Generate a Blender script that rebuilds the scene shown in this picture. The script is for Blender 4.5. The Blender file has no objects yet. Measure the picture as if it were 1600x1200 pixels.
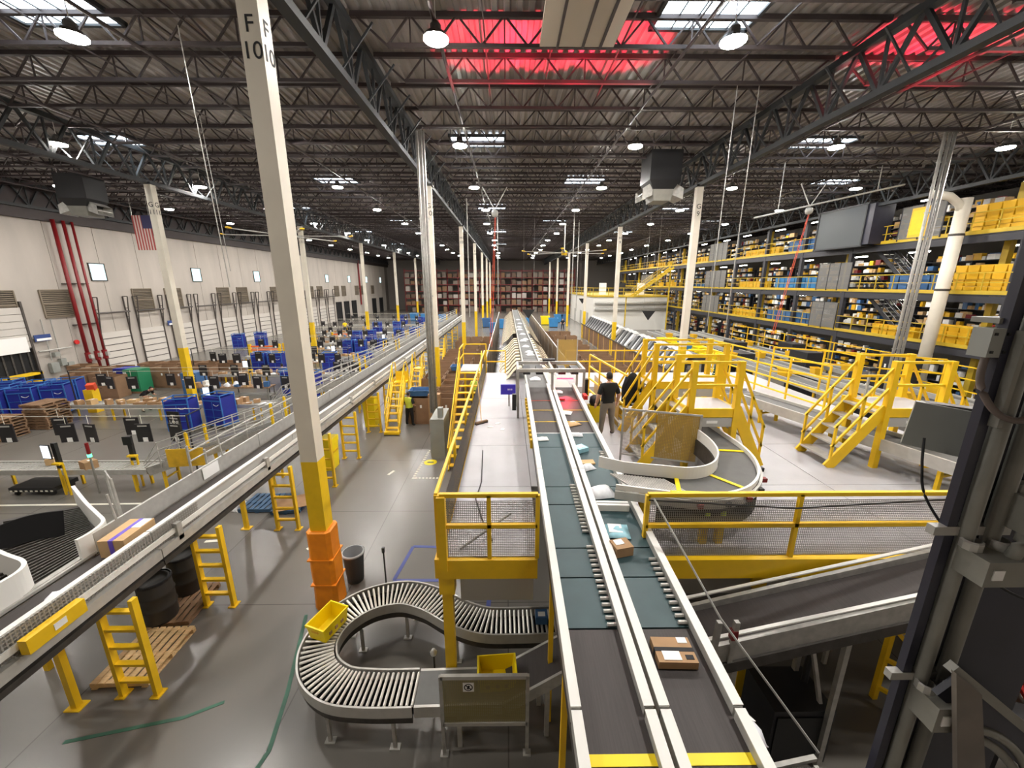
import bpy, bmesh, math, random
from mathutils import Vector, Matrix
random.seed(7)
scene = bpy.context.scene
COL = scene.collection
R = math.radians

# ---------------------------------------------------------------- camera, world, exposure
cam_data = bpy.data.cameras.new('camera')
cam_data.sensor_fit = 'HORIZONTAL'; cam_data.sensor_width = 36.0
cam_data.lens = 620.0 / 1600.0 * 36.0
cam_data.clip_end = 400; cam_data.clip_start = 0.05
cam = bpy.data.objects.new('camera', cam_data); COL.objects.link(cam)
cam.location = (0, 0, 7.0); cam.rotation_euler = (R(90 - 14.2), 0, R(-0.665))
scene.camera = cam
world = bpy.data.worlds.new('world'); scene.world = world; world.use_nodes = True
world.node_tree.nodes['Background'].inputs[0].default_value = (0.75, 0.86, 1.0, 1)
world.node_tree.nodes['Background'].inputs[1].default_value = 1.0
vs = scene.view_settings
vs.view_transform = 'Standard'; vs.look = 'None'; vs.gamma = 1.0; vs.use_curve_mapping = False
vs.exposure = 0.46
scene.cycles.use_denoising = True
scene.cycles.max_bounces = 6; scene.cycles.diffuse_bounces = 3; scene.cycles.glossy_bounces = 3
scene.cycles.transparent_max_bounces = 12
scene.cycles.sample_clamp_indirect = 4.0
LAMP = 400.0          # radiance of a high-bay lens

# ---------------------------------------------------------------- materials
def lin(c): return tuple((x / 255 / 12.92 if x <= 10 else ((x / 255 + .055) / 1.055) ** 2.4) for x in c)
MATS = {}
def mat(name, rgb, rough=.5, metal=0.0, var=0.0, scale=6.0, bump=0.0, emit=0.0, spec=.5, stretch=None):
    if name in MATS: return MATS[name]
    m = bpy.data.materials.new(name); m.use_nodes = True; MATS[name] = m
    nt = m.node_tree; b = nt.nodes['Principled BSDF']; c = lin(rgb)
    b.inputs['Base Color'].default_value = (*c, 1); b.inputs['Roughness'].default_value = rough
    b.inputs['Metallic'].default_value = metal; b.inputs['Specular IOR Level'].default_value = spec
    if emit:
        b.inputs['Emission Color'].default_value = (*c, 1); b.inputs['Emission Strength'].default_value = emit
    if var or bump:
        tc = nt.nodes.new('ShaderNodeTexCoord'); n = nt.nodes.new('ShaderNodeTexNoise')
        n.inputs['Scale'].default_value = scale; n.inputs['Detail'].default_value = 5
        src = tc.outputs['Object']
        if stretch:
            mp = nt.nodes.new('ShaderNodeMapping'); mp.inputs['Scale'].default_value = stretch
            nt.links.new(src, mp.inputs['Vector']); src = mp.outputs['Vector']
        nt.links.new(src, n.inputs['Vector'])
        if var:
            r = nt.nodes.new('ShaderNodeValToRGB')
            r.color_ramp.elements[0].position = .3; r.color_ramp.elements[1].position = .72
            r.color_ramp.elements[0].color = (*[x * (1 - var) for x in c], 1)
            r.color_ramp.elements[1].color = (*[min(1, x * (1 + var * .6)) for x in c], 1)
            nt.links.new(n.outputs['Fac'], r.inputs['Fac']); nt.links.new(r.outputs['Color'], b.inputs['Base Color'])
        if bump:
            bp = nt.nodes.new('ShaderNodeBump'); bp.inputs['Strength'].default_value = bump
            nt.links.new(n.outputs['Fac'], bp.inputs['Height']); nt.links.new(bp.outputs['Normal'], b.inputs['Normal'])
    return m
def emission(name, rgb, s):
    m = bpy.data.materials.new(name); m.use_nodes = True; MATS[name] = m
    nt = m.node_tree; nt.nodes.clear()
    e = nt.nodes.new('ShaderNodeEmission'); o = nt.nodes.new('ShaderNodeOutputMaterial')
    e.inputs[0].default_value = (*lin(rgb), 1); e.inputs[1].default_value = s
    nt.links.new(e.outputs[0], o.inputs[0]); return m
def netting(name, rgb, scale, wire, axes='XZ'):
    """woven wire or net: opaque threads on a square grid in object space, open between them"""
    m = bpy.data.materials.new(name); m.use_nodes = True; MATS[name] = m
    nt = m.node_tree; b = nt.nodes['Principled BSDF']; out = nt.nodes['Material Output']
    b.inputs['Base Color'].default_value = (*lin(rgb), 1); b.inputs['Roughness'].default_value = .6
    tc = nt.nodes.new('ShaderNodeTexCoord'); sx = nt.nodes.new('ShaderNodeSeparateXYZ'); nt.links.new(tc.outputs['Object'], sx.inputs[0])
    fs = []
    for a in axes:
        mu = nt.nodes.new('ShaderNodeMath'); mu.operation = 'MULTIPLY'; mu.inputs[1].default_value = scale
        fr = nt.nodes.new('ShaderNodeMath'); fr.operation = 'FRACT'
        lt = nt.nodes.new('ShaderNodeMath'); lt.operation = 'LESS_THAN'; lt.inputs[1].default_value = wire
        nt.links.new(sx.outputs[a], mu.inputs[0]); nt.links.new(mu.outputs[0], fr.inputs[0]); nt.links.new(fr.outputs[0], lt.inputs[0]); fs.append(lt)
    mx = nt.nodes.new('ShaderNodeMath'); mx.operation = 'MAXIMUM'
    nt.links.new(fs[0].outputs[0], mx.inputs[0]); nt.links.new(fs[1].outputs[0], mx.inputs[1])
    tr = nt.nodes.new('ShaderNodeBsdfTransparent'); ms = nt.nodes.new('ShaderNodeMixShader')
    nt.links.new(mx.outputs[0], ms.inputs[0]); nt.links.new(tr.outputs[0], ms.inputs[1]); nt.links.new(b.outputs[0], ms.inputs[2])
    nt.links.new(ms.outputs[0], out.inputs[0]); return m
def sheer(name, rgb, alpha):
    m = mat(name, rgb, .3); m.node_tree.nodes['Principled BSDF'].inputs['Alpha'].default_value = alpha; return m

YEL = mat('yellow_paint', (244, 198, 26), .45, var=.1, scale=3)
YELB = mat('bright_yellow_plastic', (252, 224, 14), .4)
YELT = mat('dull_yellow_plastic', (226, 176, 24), .5)
ORA = mat('orange_vinyl', (255, 148, 16), .55, var=.15, scale=5, bump=.3)
CREAM = mat('cream_paint', (222, 214, 198), .5, var=.06, scale=2)
COLY = mat('column_yellow', (238, 196, 20), .5, var=.1, scale=3)
STEEL = mat('galvanised_steel', (178, 176, 170), .42, .2, var=.2, scale=8)
ALU = mat('pale_steel', (190, 188, 182), .4, .25, var=.12, scale=6)
DKSTEEL = mat('dark_steel', (78, 74, 70), .5, .4, var=.3, scale=7)
JOIST = mat('joist_paint', (54, 44, 43), .6, var=.15, scale=2)
GIRD = mat('girder_paint', (42, 45, 47), .6, var=.15, scale=2)
BELTG = mat('green_belt', (52, 78, 82), .5, var=.1, scale=4)
BELTK = mat('black_belt', (62, 56, 54), .6, var=.18, scale=5, stretch=(14, .6, 1))
BELTD = mat('grey_belt', (92, 92, 90), .6, var=.12, scale=4)
RUB = mat('black_rubber', (20, 19, 19), .9, spec=.1)
BLK = mat('black_plastic', (26, 26, 28), .5)
BLKM = mat('black_metal', (36, 36, 40), .5, .1)
NAVY = mat('navy_steel_paint', (40, 40, 54), .4, var=.2, scale=3)
GREY = mat('grey_paint', (132, 130, 122), .5, var=.1, scale=4)
GREYB = mat('grey_box_enamel', (148, 150, 144), .5, var=.08, scale=3)
LGREY = mat('light_grey_panel', (178, 176, 171), .5)
WHITE = mat('white_paint', (232, 230, 224), .5)
PAPER = mat('white_paper', (244, 243, 240), .7)
POLY = mat('white_mailer', (232, 234, 238), .45, var=.12, scale=14, bump=.4)
POLYB = mat('pale_blue_mailer', (150, 200, 214), .45, var=.1, scale=14, bump=.3)
KRAFT = mat('kraft_cardboard', (172, 136, 98), .75, var=.1, scale=6)
KRAFTL = mat('light_kraft', (206, 170, 122), .75, var=.08, scale=6)
CARD = mat('gaylord_cardboard', (140, 109, 82), .8, var=.12, scale=2.5)
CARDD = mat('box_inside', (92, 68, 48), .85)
WOOD = mat('pallet_wood', (220, 186, 136), .75, var=.18, scale=5, stretch=(1, 6, 1))
WOODO = mat('weathered_pallet_wood', (142, 112, 84), .8, var=.3, scale=5)
BLUEP = mat('blue_pallet_paint', (60, 92, 124), .65, var=.25, scale=6)
BLUEC = mat('blue_cart_fabric', (28, 40, 142), .7, var=.12, scale=3)
BLUEF = mat('blue_cart_frame', (52, 112, 186), .45)
BLUEB = mat('sky_blue_plastic', (58, 132, 190), .5, var=.1, scale=2)
BLUED = mat('dusty_blue_plastic', (62, 104, 152), .55, var=.15, scale=2)
GREEN = mat('green_plastic', (36, 128, 88), .5)
REDP = mat('red_pipe_paint', (128, 22, 26), .45)
REDR = mat('rack_red_paint', (134, 34, 36), .5)
REDB = mat('bright_red', (206, 38, 36), .5)
ORB = mat('orange_barrier', (240, 112, 40), .5)
ORC = mat('orange_cord', (226, 84, 52), .5)
CANVAS = mat('cream_canvas', (222, 208, 180), .8, var=.14, scale=3)
CANVASW = mat('white_chute_sheet', (226, 226, 226), .5)
CHDARK = mat('dark_chute_side', (76, 78, 80), .5)
PURP = mat('violet_screen', (52, 40, 150), .4, emit=.25)
SCREEN = emission('white_screen', (236, 240, 246), 1.2)
GREENL = emission('green_beacon', (90, 255, 170), 3.0)
SKIN = mat('skin', (206, 160, 134), .6)
HAIR = mat('dark_hair', (34, 28, 26), .7)
TSHIRT = mat('black_cotton', (22, 22, 24), .85)
TROUS = mat('grey_trousers', (124, 116, 106), .85, var=.1, scale=9)
SHOE = mat('dark_shoe', (52, 48, 46), .7)
VEST = mat('lime_vest', (206, 226, 84), .7)
TANMESH = netting('tan_wire_mesh', (178, 146, 74), 30, .62)
GUARDMESH = netting('olive_wire_mesh', (150, 140, 96), 34, .42)
NET = netting('grey_netting', (150, 148, 146), 34, .2)
NETY = netting('grey_netting_side', (150, 146, 140), 18, .34, 'YZ')
NETD = netting('dark_netting_side', (70, 62, 52), 16, .5, 'YZ')
SCREENMESH = netting('grey_tower_screen', (120, 118, 114), 14, .5, 'YZ')
PLEXI = sheer('smoked_plexiglass', (112, 92, 70), .72)
AMBER = sheer('amber_plexiglass', (190, 150, 50), .6)
LENS = emission('lamp_lens', (255, 250, 243), LAMP)
STRIP = emission('strip_light_lens', (255, 250, 240), 45.0)
DAY = emission('daylight_pane', (226, 240, 252), 7.0)
DAYW = emission('window_daylight_pane', (206, 240, 244), 1.6)
INK = mat('black_ink', (24, 22, 24), .7)
TAPEB = mat('blue_floor_tape', (68, 80, 148), .6)
TAPEG = mat('green_floor_tape', (58, 104, 84), .6, var=.3, scale=3)
TAPEW = mat('white_floor_tape', (226, 222, 206), .6)
LEAF = mat('artificial_fir', (24, 70, 42), .8, var=.4, scale=20)

# ---------------------------------------------------------------- mesh helpers
class MB:
    def __init__(s): s.v = []; s.f = []
    def add(s, vs, fs):
        o = len(s.v); s.v += [tuple(p) for p in vs]; s.f += [tuple(o + i for i in f) for f in fs]; return s
    def box(s, c, d, rz=0, rx=0, ry=0):
        x, y, z = (k / 2 for k in d)
        P = [Vector(p) for p in ((-x, -y, -z), (x, -y, -z), (x, y, -z), (-x, y, -z), (-x, -y, z), (x, -y, z), (x, y, z), (-x, y, z))]
        if rz or rx or ry:
            m = Matrix.Rotation(rz, 3, 'Z') @ Matrix.Rotation(ry, 3, 'Y') @ Matrix.Rotation(rx, 3, 'X'); P = [m @ p for p in P]
        c = Vector(c)
        return s.add([p + c for p in P], [(0, 3, 2, 1), (4, 5, 6, 7), (0, 1, 5, 4), (1, 2, 6, 5), (2, 3, 7, 6), (3, 0, 4, 7)])
    def span(s, a, b):      # axis-aligned box between two corners
        return s.box([(p + q) / 2 for p, q in zip(a, b)], [abs(q - p) for p, q in zip(a, b)])
    def bar(s, p, q, w, h=None):
        h = h or w; p = Vector(p); q = Vector(q); d = (q - p).normalized()
        u = Vector((0, 0, 1)) if abs(d.z) < .95 else Vector((0, 1, 0))
        a = d.cross(u).normalized() * w / 2; b = a.cross(d).normalized() * h / 2
        P = [p - a - b, p + a - b, p + a + b, p - a + b, q - a - b, q + a - b, q + a + b, q - a + b]
        return s.add(P, [(0, 1, 2, 3), (7, 6, 5, 4), (0, 4, 5, 1), (1, 5, 6, 2), (2, 6, 7, 3), (3, 7, 4, 0)])
    def tube(s, pts, r, n=8):
        pts = [Vector(p) for p in pts]; rings = []
        for i, p in enumerate(pts):
            d = (pts[min(i + 1, len(pts) - 1)] - pts[max(i - 1, 0)]).normalized()
            u = Vector((0, 0, 1)) if abs(d.z) < .9 else Vector((0, 1, 0))
            a = d.cross(u).normalized(); b = a.cross(d).normalized()
            rings.append([p + (a * math.cos(t) + b * math.sin(t)) * r for t in (2 * math.pi * k / n for k in range(n))])
        vs = [p for r_ in rings for p in r_]
        fs = [(i * n + k, i * n + (k + 1) % n, (i + 1) * n + (k + 1) % n, (i + 1) * n + k) for i in range(len(pts) - 1) for k in range(n)]
        fs += [tuple(range(n - 1, -1, -1)), tuple((len(pts) - 1) * n + k for k in range(n))]
        return s.add(vs, fs)
    def lathe(s, prof, c=(0, 0, 0), n=16):
        vs = [(c[0] + r * math.cos(2 * math.pi * k / n), c[1] + r * math.sin(2 * math.pi * k / n), c[2] + z) for r, z in prof for k in range(n)]
        fs = [(i * n + k, i * n + (k + 1) % n, (i + 1) * n + (k + 1) % n, (i + 1) * n + k) for i in range(len(prof) - 1) for k in range(n)]
        return s.add(vs, fs)
    def prism(s, poly, vec):
        poly = [Vector(p) for p in poly]; vec = Vector(vec); n = len(poly)
        return s.add(poly + [p + vec for p in poly], [tuple(range(n - 1, -1, -1)), tuple(range(n, 2 * n))] + [(i, (i + 1) % n, n + (i + 1) % n, n + i) for i in range(n)])
    def strip(s, A, B, vec):   # ribbon between two point rows, thickened by vec
        n = len(A); vec = Vector(vec); P = [Vector(p) for p in A] + [Vector(p) for p in B]; P += [p + vec for p in P]; o = 2 * n; fs = []
        for i in range(n - 1):
            fs += [(i, i + 1, n + i + 1, n + i), (o + i, o + n + i, o + n + i + 1, o + i + 1), (i, o + i, o + i + 1, i + 1), (n + i, n + i + 1, o + n + i + 1, o + n + i)]
        fs += [(0, n, o + n, o), (n - 1, o + n - 1, o + 2 * n - 1, 2 * n - 1)]
        return s.add(P, fs)
    def mesh(s, name, m, smooth=False):
        me = bpy.data.meshes.new(name); me.from_pydata(s.v, [], s.f)
        bm = bmesh.new(); bm.from_mesh(me); bmesh.ops.recalc_face_normals(bm, faces=bm.faces); bm.to_mesh(me); bm.free()
        me.materials.append(m)
        if smooth: me.polygons.foreach_set('use_smooth', [True] * len(me.polygons))
        return me
    def build(s, name, m, parent=None, smooth=False, loc=None, rz=0):
        o = bpy.data.objects.new(name, s.mesh(name, m, smooth)); COL.objects.link(o)
        if parent: o.parent = parent
        if loc: o.location = loc
        if rz: o.rotation_euler[2] = rz
        return o
def inst(name, me, parent=None, loc=(0, 0, 0), rz=0):
    o = bpy.data.objects.new(name, me); COL.objects.link(o); o.location = loc; o.rotation_euler[2] = rz
    if parent: o.parent = parent
    return o
def tag(o, label, cat, group=None, kind=None):
    o['label'] = label; o['category'] = cat
    if group: o['group'] = group
    if kind: o['kind'] = kind
    return o
def thing(name, label, cat, loc=(0, 0, 0), rz=0, group=None):
    o = bpy.data.objects.new(name, None); COL.objects.link(o); o.location = loc; o.rotation_euler[2] = rz; o.empty_display_size = .2
    return tag(o, label, cat, group)
def struct(o): o['kind'] = 'structure'; return o
def dup(root, loc, rz=0, label=None):
    def cp(o, par):
        c = o.copy(); COL.objects.link(c); c.parent = par
        for ch in KIDS.get(o.name, ()): cp(bpy.data.objects[ch], c)
        return c
    r = cp(root, None); r.location = loc; r.rotation_euler[2] = rz
    if label: r['label'] = label
    return r
KIDS = {}
def seal(root):           # remember a finished thing's parts for dup()
    for o in COL.objects:
        if o.parent: KIDS.setdefault(o.parent.name, [])
    def rec(o):
        KIDS[o.name] = [c.name for c in o.children]
        for c in o.children: rec(c)
    rec(root); return root
ORD = ['first', 'second', 'third', 'fourth', 'fifth', 'sixth', 'seventh', 'eighth', 'ninth', 'tenth', 'eleventh', 'twelfth', 'thirteenth', 'fourteenth', 'fifteenth', 'sixteenth', 'seventeenth', 'eighteenth', 'nineteenth', 'twentieth']
def nth(i):
    if i < 20: return ORD[i]
    t = ['twenty', 'thirty', 'forty', 'fifty', 'sixty'][(i + 1) // 10 - 2]; u = (i + 1) % 10
    return (t[:-1] + 'ieth') if u == 0 else t + '-' + ORD[u - 1]
def lettering(txt, size, loc, rot, parent, m, name='lettering'):
    cu = bpy.data.curves.new(name, 'FONT'); cu.body = txt; cu.size = size; cu.extrude = .002; cu.align_x = 'CENTER'; cu.align_y = 'CENTER'
    cu.materials.append(m); tmp = bpy.data.objects.new(name, cu); COL.objects.link(tmp)
    me = bpy.data.meshes.new_from_object(tmp.evaluated_get(bpy.context.evaluated_depsgraph_get())); bpy.data.objects.remove(tmp)
    o = bpy.data.objects.new(name, me); COL.objects.link(o); o.location = loc; o.rotation_euler = rot
    if parent: o.parent = parent
    return o
# ---------------------------------------------------------------- structure: floor, walls, roof
def concrete():
    m = mat('polished_concrete', (114, 110, 104), .27, var=.12, scale=.22, spec=.5)
    nt = m.node_tree; b = nt.nodes['Principled BSDF']
    ramp = [n for n in nt.nodes if n.type == 'VALTORGB'][0]; tc = [n for n in nt.nodes if n.type == 'TEX_COORD'][0]
    br = nt.nodes.new('ShaderNodeTexBrick'); br.offset = 0; br.inputs['Scale'].default_value = 1; br.inputs['Mortar Size'].default_value = .012
    br.inputs['Brick Width'].default_value = 3.75; br.inputs['Row Height'].default_value = 3.75
    br.inputs['Color1'].default_value = br.inputs['Color2'].default_value = (1, 1, 1, 1); br.inputs['Mortar'].default_value = (.55, .55, .55, 1)
    nt.links.new(tc.outputs['Object'], br.inputs['Vector'])
    mx = nt.nodes.new('ShaderNodeMixRGB'); mx.blend_type = 'MULTIPLY'; mx.inputs[0].default_value = 1
    nt.links.new(ramp.outputs[0], mx.inputs[1]); nt.links.new(br.outputs['Color'], mx.inputs[2]); nt.links.new(mx.outputs[0], b.inputs['Base Color'])
    return m
FLOOR = concrete()
struct(tag(MB().span((-33, -8, -.2), (60, 112, 0)).build('floor', FLOOR), 'grey polished concrete warehouse floor with faint slab joints', 'floor'))
WALLM = mat('wall_concrete_paint', (184, 176, 167), .75, var=.14, scale=.6, stretch=(1, 1, .25))
WSEAM = mat('wall_seam', (120, 112, 106), .8)
wl = struct(tag(MB().span((-33, -8, 0), (-32.6, 112, 13.8)).build('wall_left', WSEAM), 'white painted tilt-up concrete wall with dock doors', 'wall'))
y = -8.0
for k in range(34):
    w = 3.45
    MB().span((-32.6, y + .02, 0), (-32.5, min(112, y + w - .02), 13.6)).build('panel', WALLM, wl); y += w
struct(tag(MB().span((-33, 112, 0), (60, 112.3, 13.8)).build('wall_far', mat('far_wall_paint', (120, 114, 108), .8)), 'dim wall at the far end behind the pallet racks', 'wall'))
struct(tag(MB().span((60, -8, 0), (60.3, 112, 13.8)).build('wall_right', WALLM), 'side wall behind the multi-level pick tower', 'wall'))
struct(tag(MB().span((-33, -8.3, 0), (60, -8, 13.8)).build('wall_rear', WALLM), 'warehouse wall behind the viewpoint', 'wall'))
struct(tag(MB().span((-32.45, -8, 11.25), (-32.2, 112, 13.6)).build('trim_1', JOIST), 'dark steel roof edge band along the top of white wall', 'trim'))

DECKM = mat('roof_deck_metal', (136, 129, 124), .5, var=.12, scale=1.5, stretch=(3, .3, 1))
b = MB(); prof = []; x = -33.0
while x < 60:
    prof += [(x, 13.75), (x + .12, 13.75), (x + .16, 13.83), (x + .28, 13.83)]; x += .32
b.add([(px, yy, pz) for yy in (-8, 112) for px, pz in prof], [(i, i + 1, len(prof) + i + 1, len(prof) + i) for i in range(len(prof) - 1)])
ceil = struct(tag(b.build('ceiling', DECKM), 'corrugated metal roof deck carried on dark open-web joists', 'ceiling'))
BAYS = [-32.5, -18.3, -4.1, 10.1, 24.4, 38.6, 52.8]
def joist_mb():
    b = MB(); L = 14.0; zt, zb = 13.68, 13.0
    b.span((0, -.06, zt - .07), (L, .06, zt + .05)); b.span((.9, -.05, zb - .045), (L - .9, .05, zb + .045))
    n = 10; st = (L - 1.8) / n
    for i in range(n):
        x0 = .9 + i * st; xm = x0 + st / 2
        b.bar((x0, 0, zb), (xm, 0, zt), .045); b.bar((xm, 0, zt), (x0 + st, 0, zb), .045)
        if i % 2 == 0: b.bar((xm, 0, zt), (xm, 0, zb), .035)
    b.bar((.1, 0, zt), (.9, 0, zb), .05); b.bar((L - .1, 0, zt), (L - .9, 0, zb), .05)
    return b
jme = joist_mb().mesh('joist', JOIST); far = MB(); cnt = 0
jb = joist_mb()
for k in range(-2, 53):
    yy = 12.2 + 1.875 * k
    for x0 in BAYS[:-1]:
        if cnt < 300: inst('joist', jme, ceil, (x0 + .1, yy, 0)); cnt += 1
        else: far.add([(px + x0 + .1, py + yy, pz) for px, py, pz in jb.v], jb.f)
o = far.build('joist_row', JOIST, ceil); o['kind'] = 'stuff'
def girder_mb():
    b = MB(); L = 15.0; zt, zb = 13.45, 12.0
    b.span((-.13, 0, zt - .1), (.13, L, zt + .1)); b.span((-.13, 0, zb - .09), (.13, L, zb + .09))
    n = 8; st = L / n
    for i in range(n):
        y0 = i * st
        b.bar((0, y0, zt), (0, y0 + st / 2, zb), .1); b.bar((0, y0 + st / 2, zb), (0, y0 + st, zt), .1)
        b.bar((0, y0 + st / 2, zb), (0, y0 + st / 2, zt), .07)
        b.bar((0, y0, zb), (.9, y0, 13.05), .045); b.bar((0, y0, zb), (-.9, y0, 13.05), .045)
    return b
gme = girder_mb().mesh('girder', GIRD)
for gx in [-32.1] + BAYS[1:-1]:
    for k in range(8): inst('girder', gme, ceil, (gx, -7.4 + 15 * k, 0))
for x0 in BAYS[:-1]:
    for f, z in ((.25, 13.04), (.5, 13.04), (.75, 13.04), (.38, 13.62), (.64, 13.62)):
        MB().box((x0 + 14.2 * f, 58, z), (.035, 100, .035)).build('bridging_rod', JOIST, ceil)
    for f in (.17, .62):
        MB().tube([(x0 + 14.2 * f, 6, 12.93), (x0 + 14.2 * f, 110, 12.93)], .05, 6).build('sprinkler_pipe', JOIST, ceil)

# skylights
for j, (y0, xs) in enumerate(((12.0, (-11.5, 5.2)), (21.6, (-19, -1.4, 15.5)), (29.2, (-11.4, 5.2, 22.2)), (38.8, (-19, -1.4, 15.5)), (46.5, (-11.6, 5.2, 22.2)), (56, (-19, -1.4, 15.5)), (63.7, (-11.6, 5.2)), (73, (-1.4, -19)))):
    for i, x0 in enumerate(xs):
        t = thing('skylight', 'white daylight skylight, %s from the white wall, %s skylight row ahead' % (nth(i), nth(j)), 'skylight', (x0, y0, 13.72), 0, 'roof skylights')
        MB().span((-1.25, -.7, -.01), (1.25, .7, .01)).build('pane', DAY, t)
        f = MB()
        for sx in (-1.3, 1.3): f.box((sx, 0, -.01), (.1, 1.5, .12))
        for sy in (-.75, .75): f.box((0, sy, -.01), (2.7, .1, .12))
        f.build('frame', GIRD, t)
        for sx in (-.75, -.25, .25, .75): MB().box((sx, 0, -.03), (.03, 1.4, .03)).build('bar', GIRD, t)

# columns
def column(x, y, letter, num, label, wrap=False, text=True):
    t = thing('column', label, 'column', (x, y, 0)); t['kind'] = 'structure'
    MB().span((-.165, -.165, 3.5), (.165, .165, 12.0)).build('shaft', CREAM, t)
    MB().span((-.167, -.167, 0), (.167, .167, 3.5)).build('painted_base', COLY, t)
    MB().box((0, 0, 11.95), (.5, .5, .1)).build('cap_plate', GIRD, t)
    if text:
        for z, s in ((10.93, letter), (10.57, num)):
            lettering(s, .34, (0, -.17, z), (R(90), 0, 0), t, INK)
            lettering(s, .34, (.17, 0, z), (R(90), 0, R(90)), t, INK)
    if wrap:
        b = MB(); P = []
        for z, r in ((0, .27), (.5, .255), (1.0, .265), (1.5, .25), (1.9, .255), (1.92, .22)):
            P.append([(r * sx, r * sy, z) for sx, sy in ((-1, -.7), (-.7, -1), (.7, -1), (1, -.7), (1, .7), (.7, 1), (-.7, 1), (-1, .7))])
        b.add([p for r_ in P for p in r_], [(i * 8 + k, i * 8 + (k + 1) % 8, i * 8 + 8 + (k + 1) % 8, i * 8 + 8 + k) for i in range(5) for k in range(8)] + [tuple(range(40, 48))])
        w = b.build('padded_wrap', ORA, t); w['label'] = 'orange quilted vinyl pad'
        for z in (.62, 1.25): MB().box((0, 0, z), (.545, .545, .03)).build('strap', ORA, w)
    return t
column(-4.02, 7.6, 'F', '10', 'cream column lettered F 10 with orange padded wrap at its foot', True)
column(-18.3, 22.4, 'G', '11', 'cream column lettered G 11 with yellow foot behind cardboard bins')
column(10.1, 22.6, 'G', '9', 'cream column lettered G 9 beside the chute sorter')
letters = 'FGHIJKLM'
for ci, cx in ((11, -18.3), (10, -4.1), (9, 10.1)):
    nm = {11: 'sorting tables', 10: 'long elevated conveyor', 9: 'chute sorter'}[ci]
    for k in range(1, 7):
        if (ci in (9, 11)) and k == 1: continue
        column(cx, 7.6 + 15 * k, letters[k], str(ci), 'cream column with yellow foot, %s in the row by the %s' % (nth(k), nm), text=k < 4)
t = thing('round_column', 'round cream pipe column standing before the pick tower', 'column', (24.4, 22.6, 0)); t['kind'] = 'structure'
MB().tube([(0, 0, 0), (0, 0, 11.4)], .3, 16).build('shaft', CREAM, t, True)
MB().tube([(0, 0, 10.6), (-.25, 0, 11.1), (-.9, 0, 11.5), (-1.8, 0, 11.6)], .2, 10).build('elbow_duct', CREAM, t, True)
for z in (6.6, 9.5): MB().lathe([(.31, 0), (.33, .02), (.33, .1), (.31, .12)], (0, 0, z), 16).build('collar', DKSTEEL, t)

# left wall: windows, louvres, dock doors, risers
for i in range(8):
    yy = 33.05 + 10.3 * i
    w = struct(tag(MB().box((-32.49, yy, 7.88), (.06, 1.2, 1.25)).build('window_%d' % (i + 1), DAYW), 'small square daylight window high on white wall, %s along' % nth(i), 'window', 'high wall windows'))
    f = MB()
    for s in (-1, 1): f.box((-32.46, yy + s * .62, 7.88), (.08, .07, 1.35)); f.box((-32.46, yy, 7.88 + s * .65), (.08, 1.3, .07))
    f.build('frame', DKSTEEL, w)
LV = [(24.6, 27.1)] + [(28.6 + 10.35 * k, 30.5 + 10.35 * k) for k in range(7)] + [(35.6 + 10.35 * k, 37.5 + 10.35 * k) for k in range(7)]
LOUV = mat('louvre_metal', (128, 116, 100), .6)
for i, (a, c) in enumerate(sorted(LV)):
    t = thing('louver_vent', 'beige slatted exhaust louvre on white wall, %s along' % nth(i), 'vent', (-32.5, (a + c) / 2, 4.65), 0, 'wall exhaust louvres')
    w = c - a; f = MB()
    for s in (-1, 1): f.box((.05, s * w / 2, .95), (.1, .08, 1.9)); f.box((.05, 0, .95 + s * .95), (.1, w, .08))
    f.box((.07, 0, .95), (.06, w, .07)); f.build('frame', LOUV, t)
    MB().box((.01, 0, .95), (.02, w, 1.86)).build('backing', DKSTEEL, t)
    for k in range(14): MB().box((.05, 0, .1 + k * .13), (.1, w - .06, .02), 0, 0, R(40)).build('slat', LOUV, t)
TRACK = mat('door_track_steel', (84, 78, 74), .5, .3)
DOORW = mat('dock_door_panel', (204, 198, 190), .55)
dn = 1
for k in range(13):
    yy = 33.3 + 3.45 * k
    d = thing('door_%d' % dn, 'white sectional dock door with dark tracks, %s along the wall' % nth(k), 'door', (-32.5, yy, 0), 0, 'sectional dock doors'); d['kind'] = 'structure'; dn += 1
    for j in range(6): MB().box((.06, 0, .27 + j * .53), (.06, 2.4, .5)).build('panel', DOORW, d)
    for j in range(5): MB().box((.1, 0, .55 + j * .53), (.03, 2.4, .05)).build('stiffener', TRACK, d)
    for s in (-1, 1):
        tr = MB(); tr.bar((.1, s * 1.27, 0), (.1, s * 1.27, 5.95), .09, .07); tr.bar((.1, s * 1.27, 3.0), (.5, s * 1.27, 5.95), .06)
        tr.bar((.1, s * 1.27, 5.95), (.5, s * 1.27, 5.95), .06)
        for z in (3.6, 4.3, 5.0): tr.bar((.1, s * 1.27, z), (.14 + (z - 3) * .12, s * 1.27, z), .04)
        tr.build('track', TRACK, d)
    MB().tube([(.35, -1.35, 4.72), (.35, 1.35, 4.72)], .07, 8).build('spring_shaft', TRACK, d)
d = thing('door_%d' % dn, 'open dark dock doorway under a raised white sectional door', 'door', (-32.5, 25.7, 0)); d['kind'] = 'structure'; dn += 1
MB().box((.04, 0, 1.35), (.06, 2.9, 2.7)).build('opening_shade', mat('painted_doorway_dark', (14, 14, 15), .8), d)  # near-black panel; the unlit depth of the doorway is put into its colour
for j in range(6): MB().box((.1, 0, 3.0 + j * .45), (.08, 2.9, .42)).build('panel', DOORW, d)
for s in (-1, 1): MB().box((.12, s * 1.52, 2.9), (.14, .12, 5.9)).build('track', TRACK, d)
for i in range(6): MB().box((.09, -1.2 + i * .48, 1.3), (.04, .1, 2.5)).build('strip_curtain', DKSTEEL, d)
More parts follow.
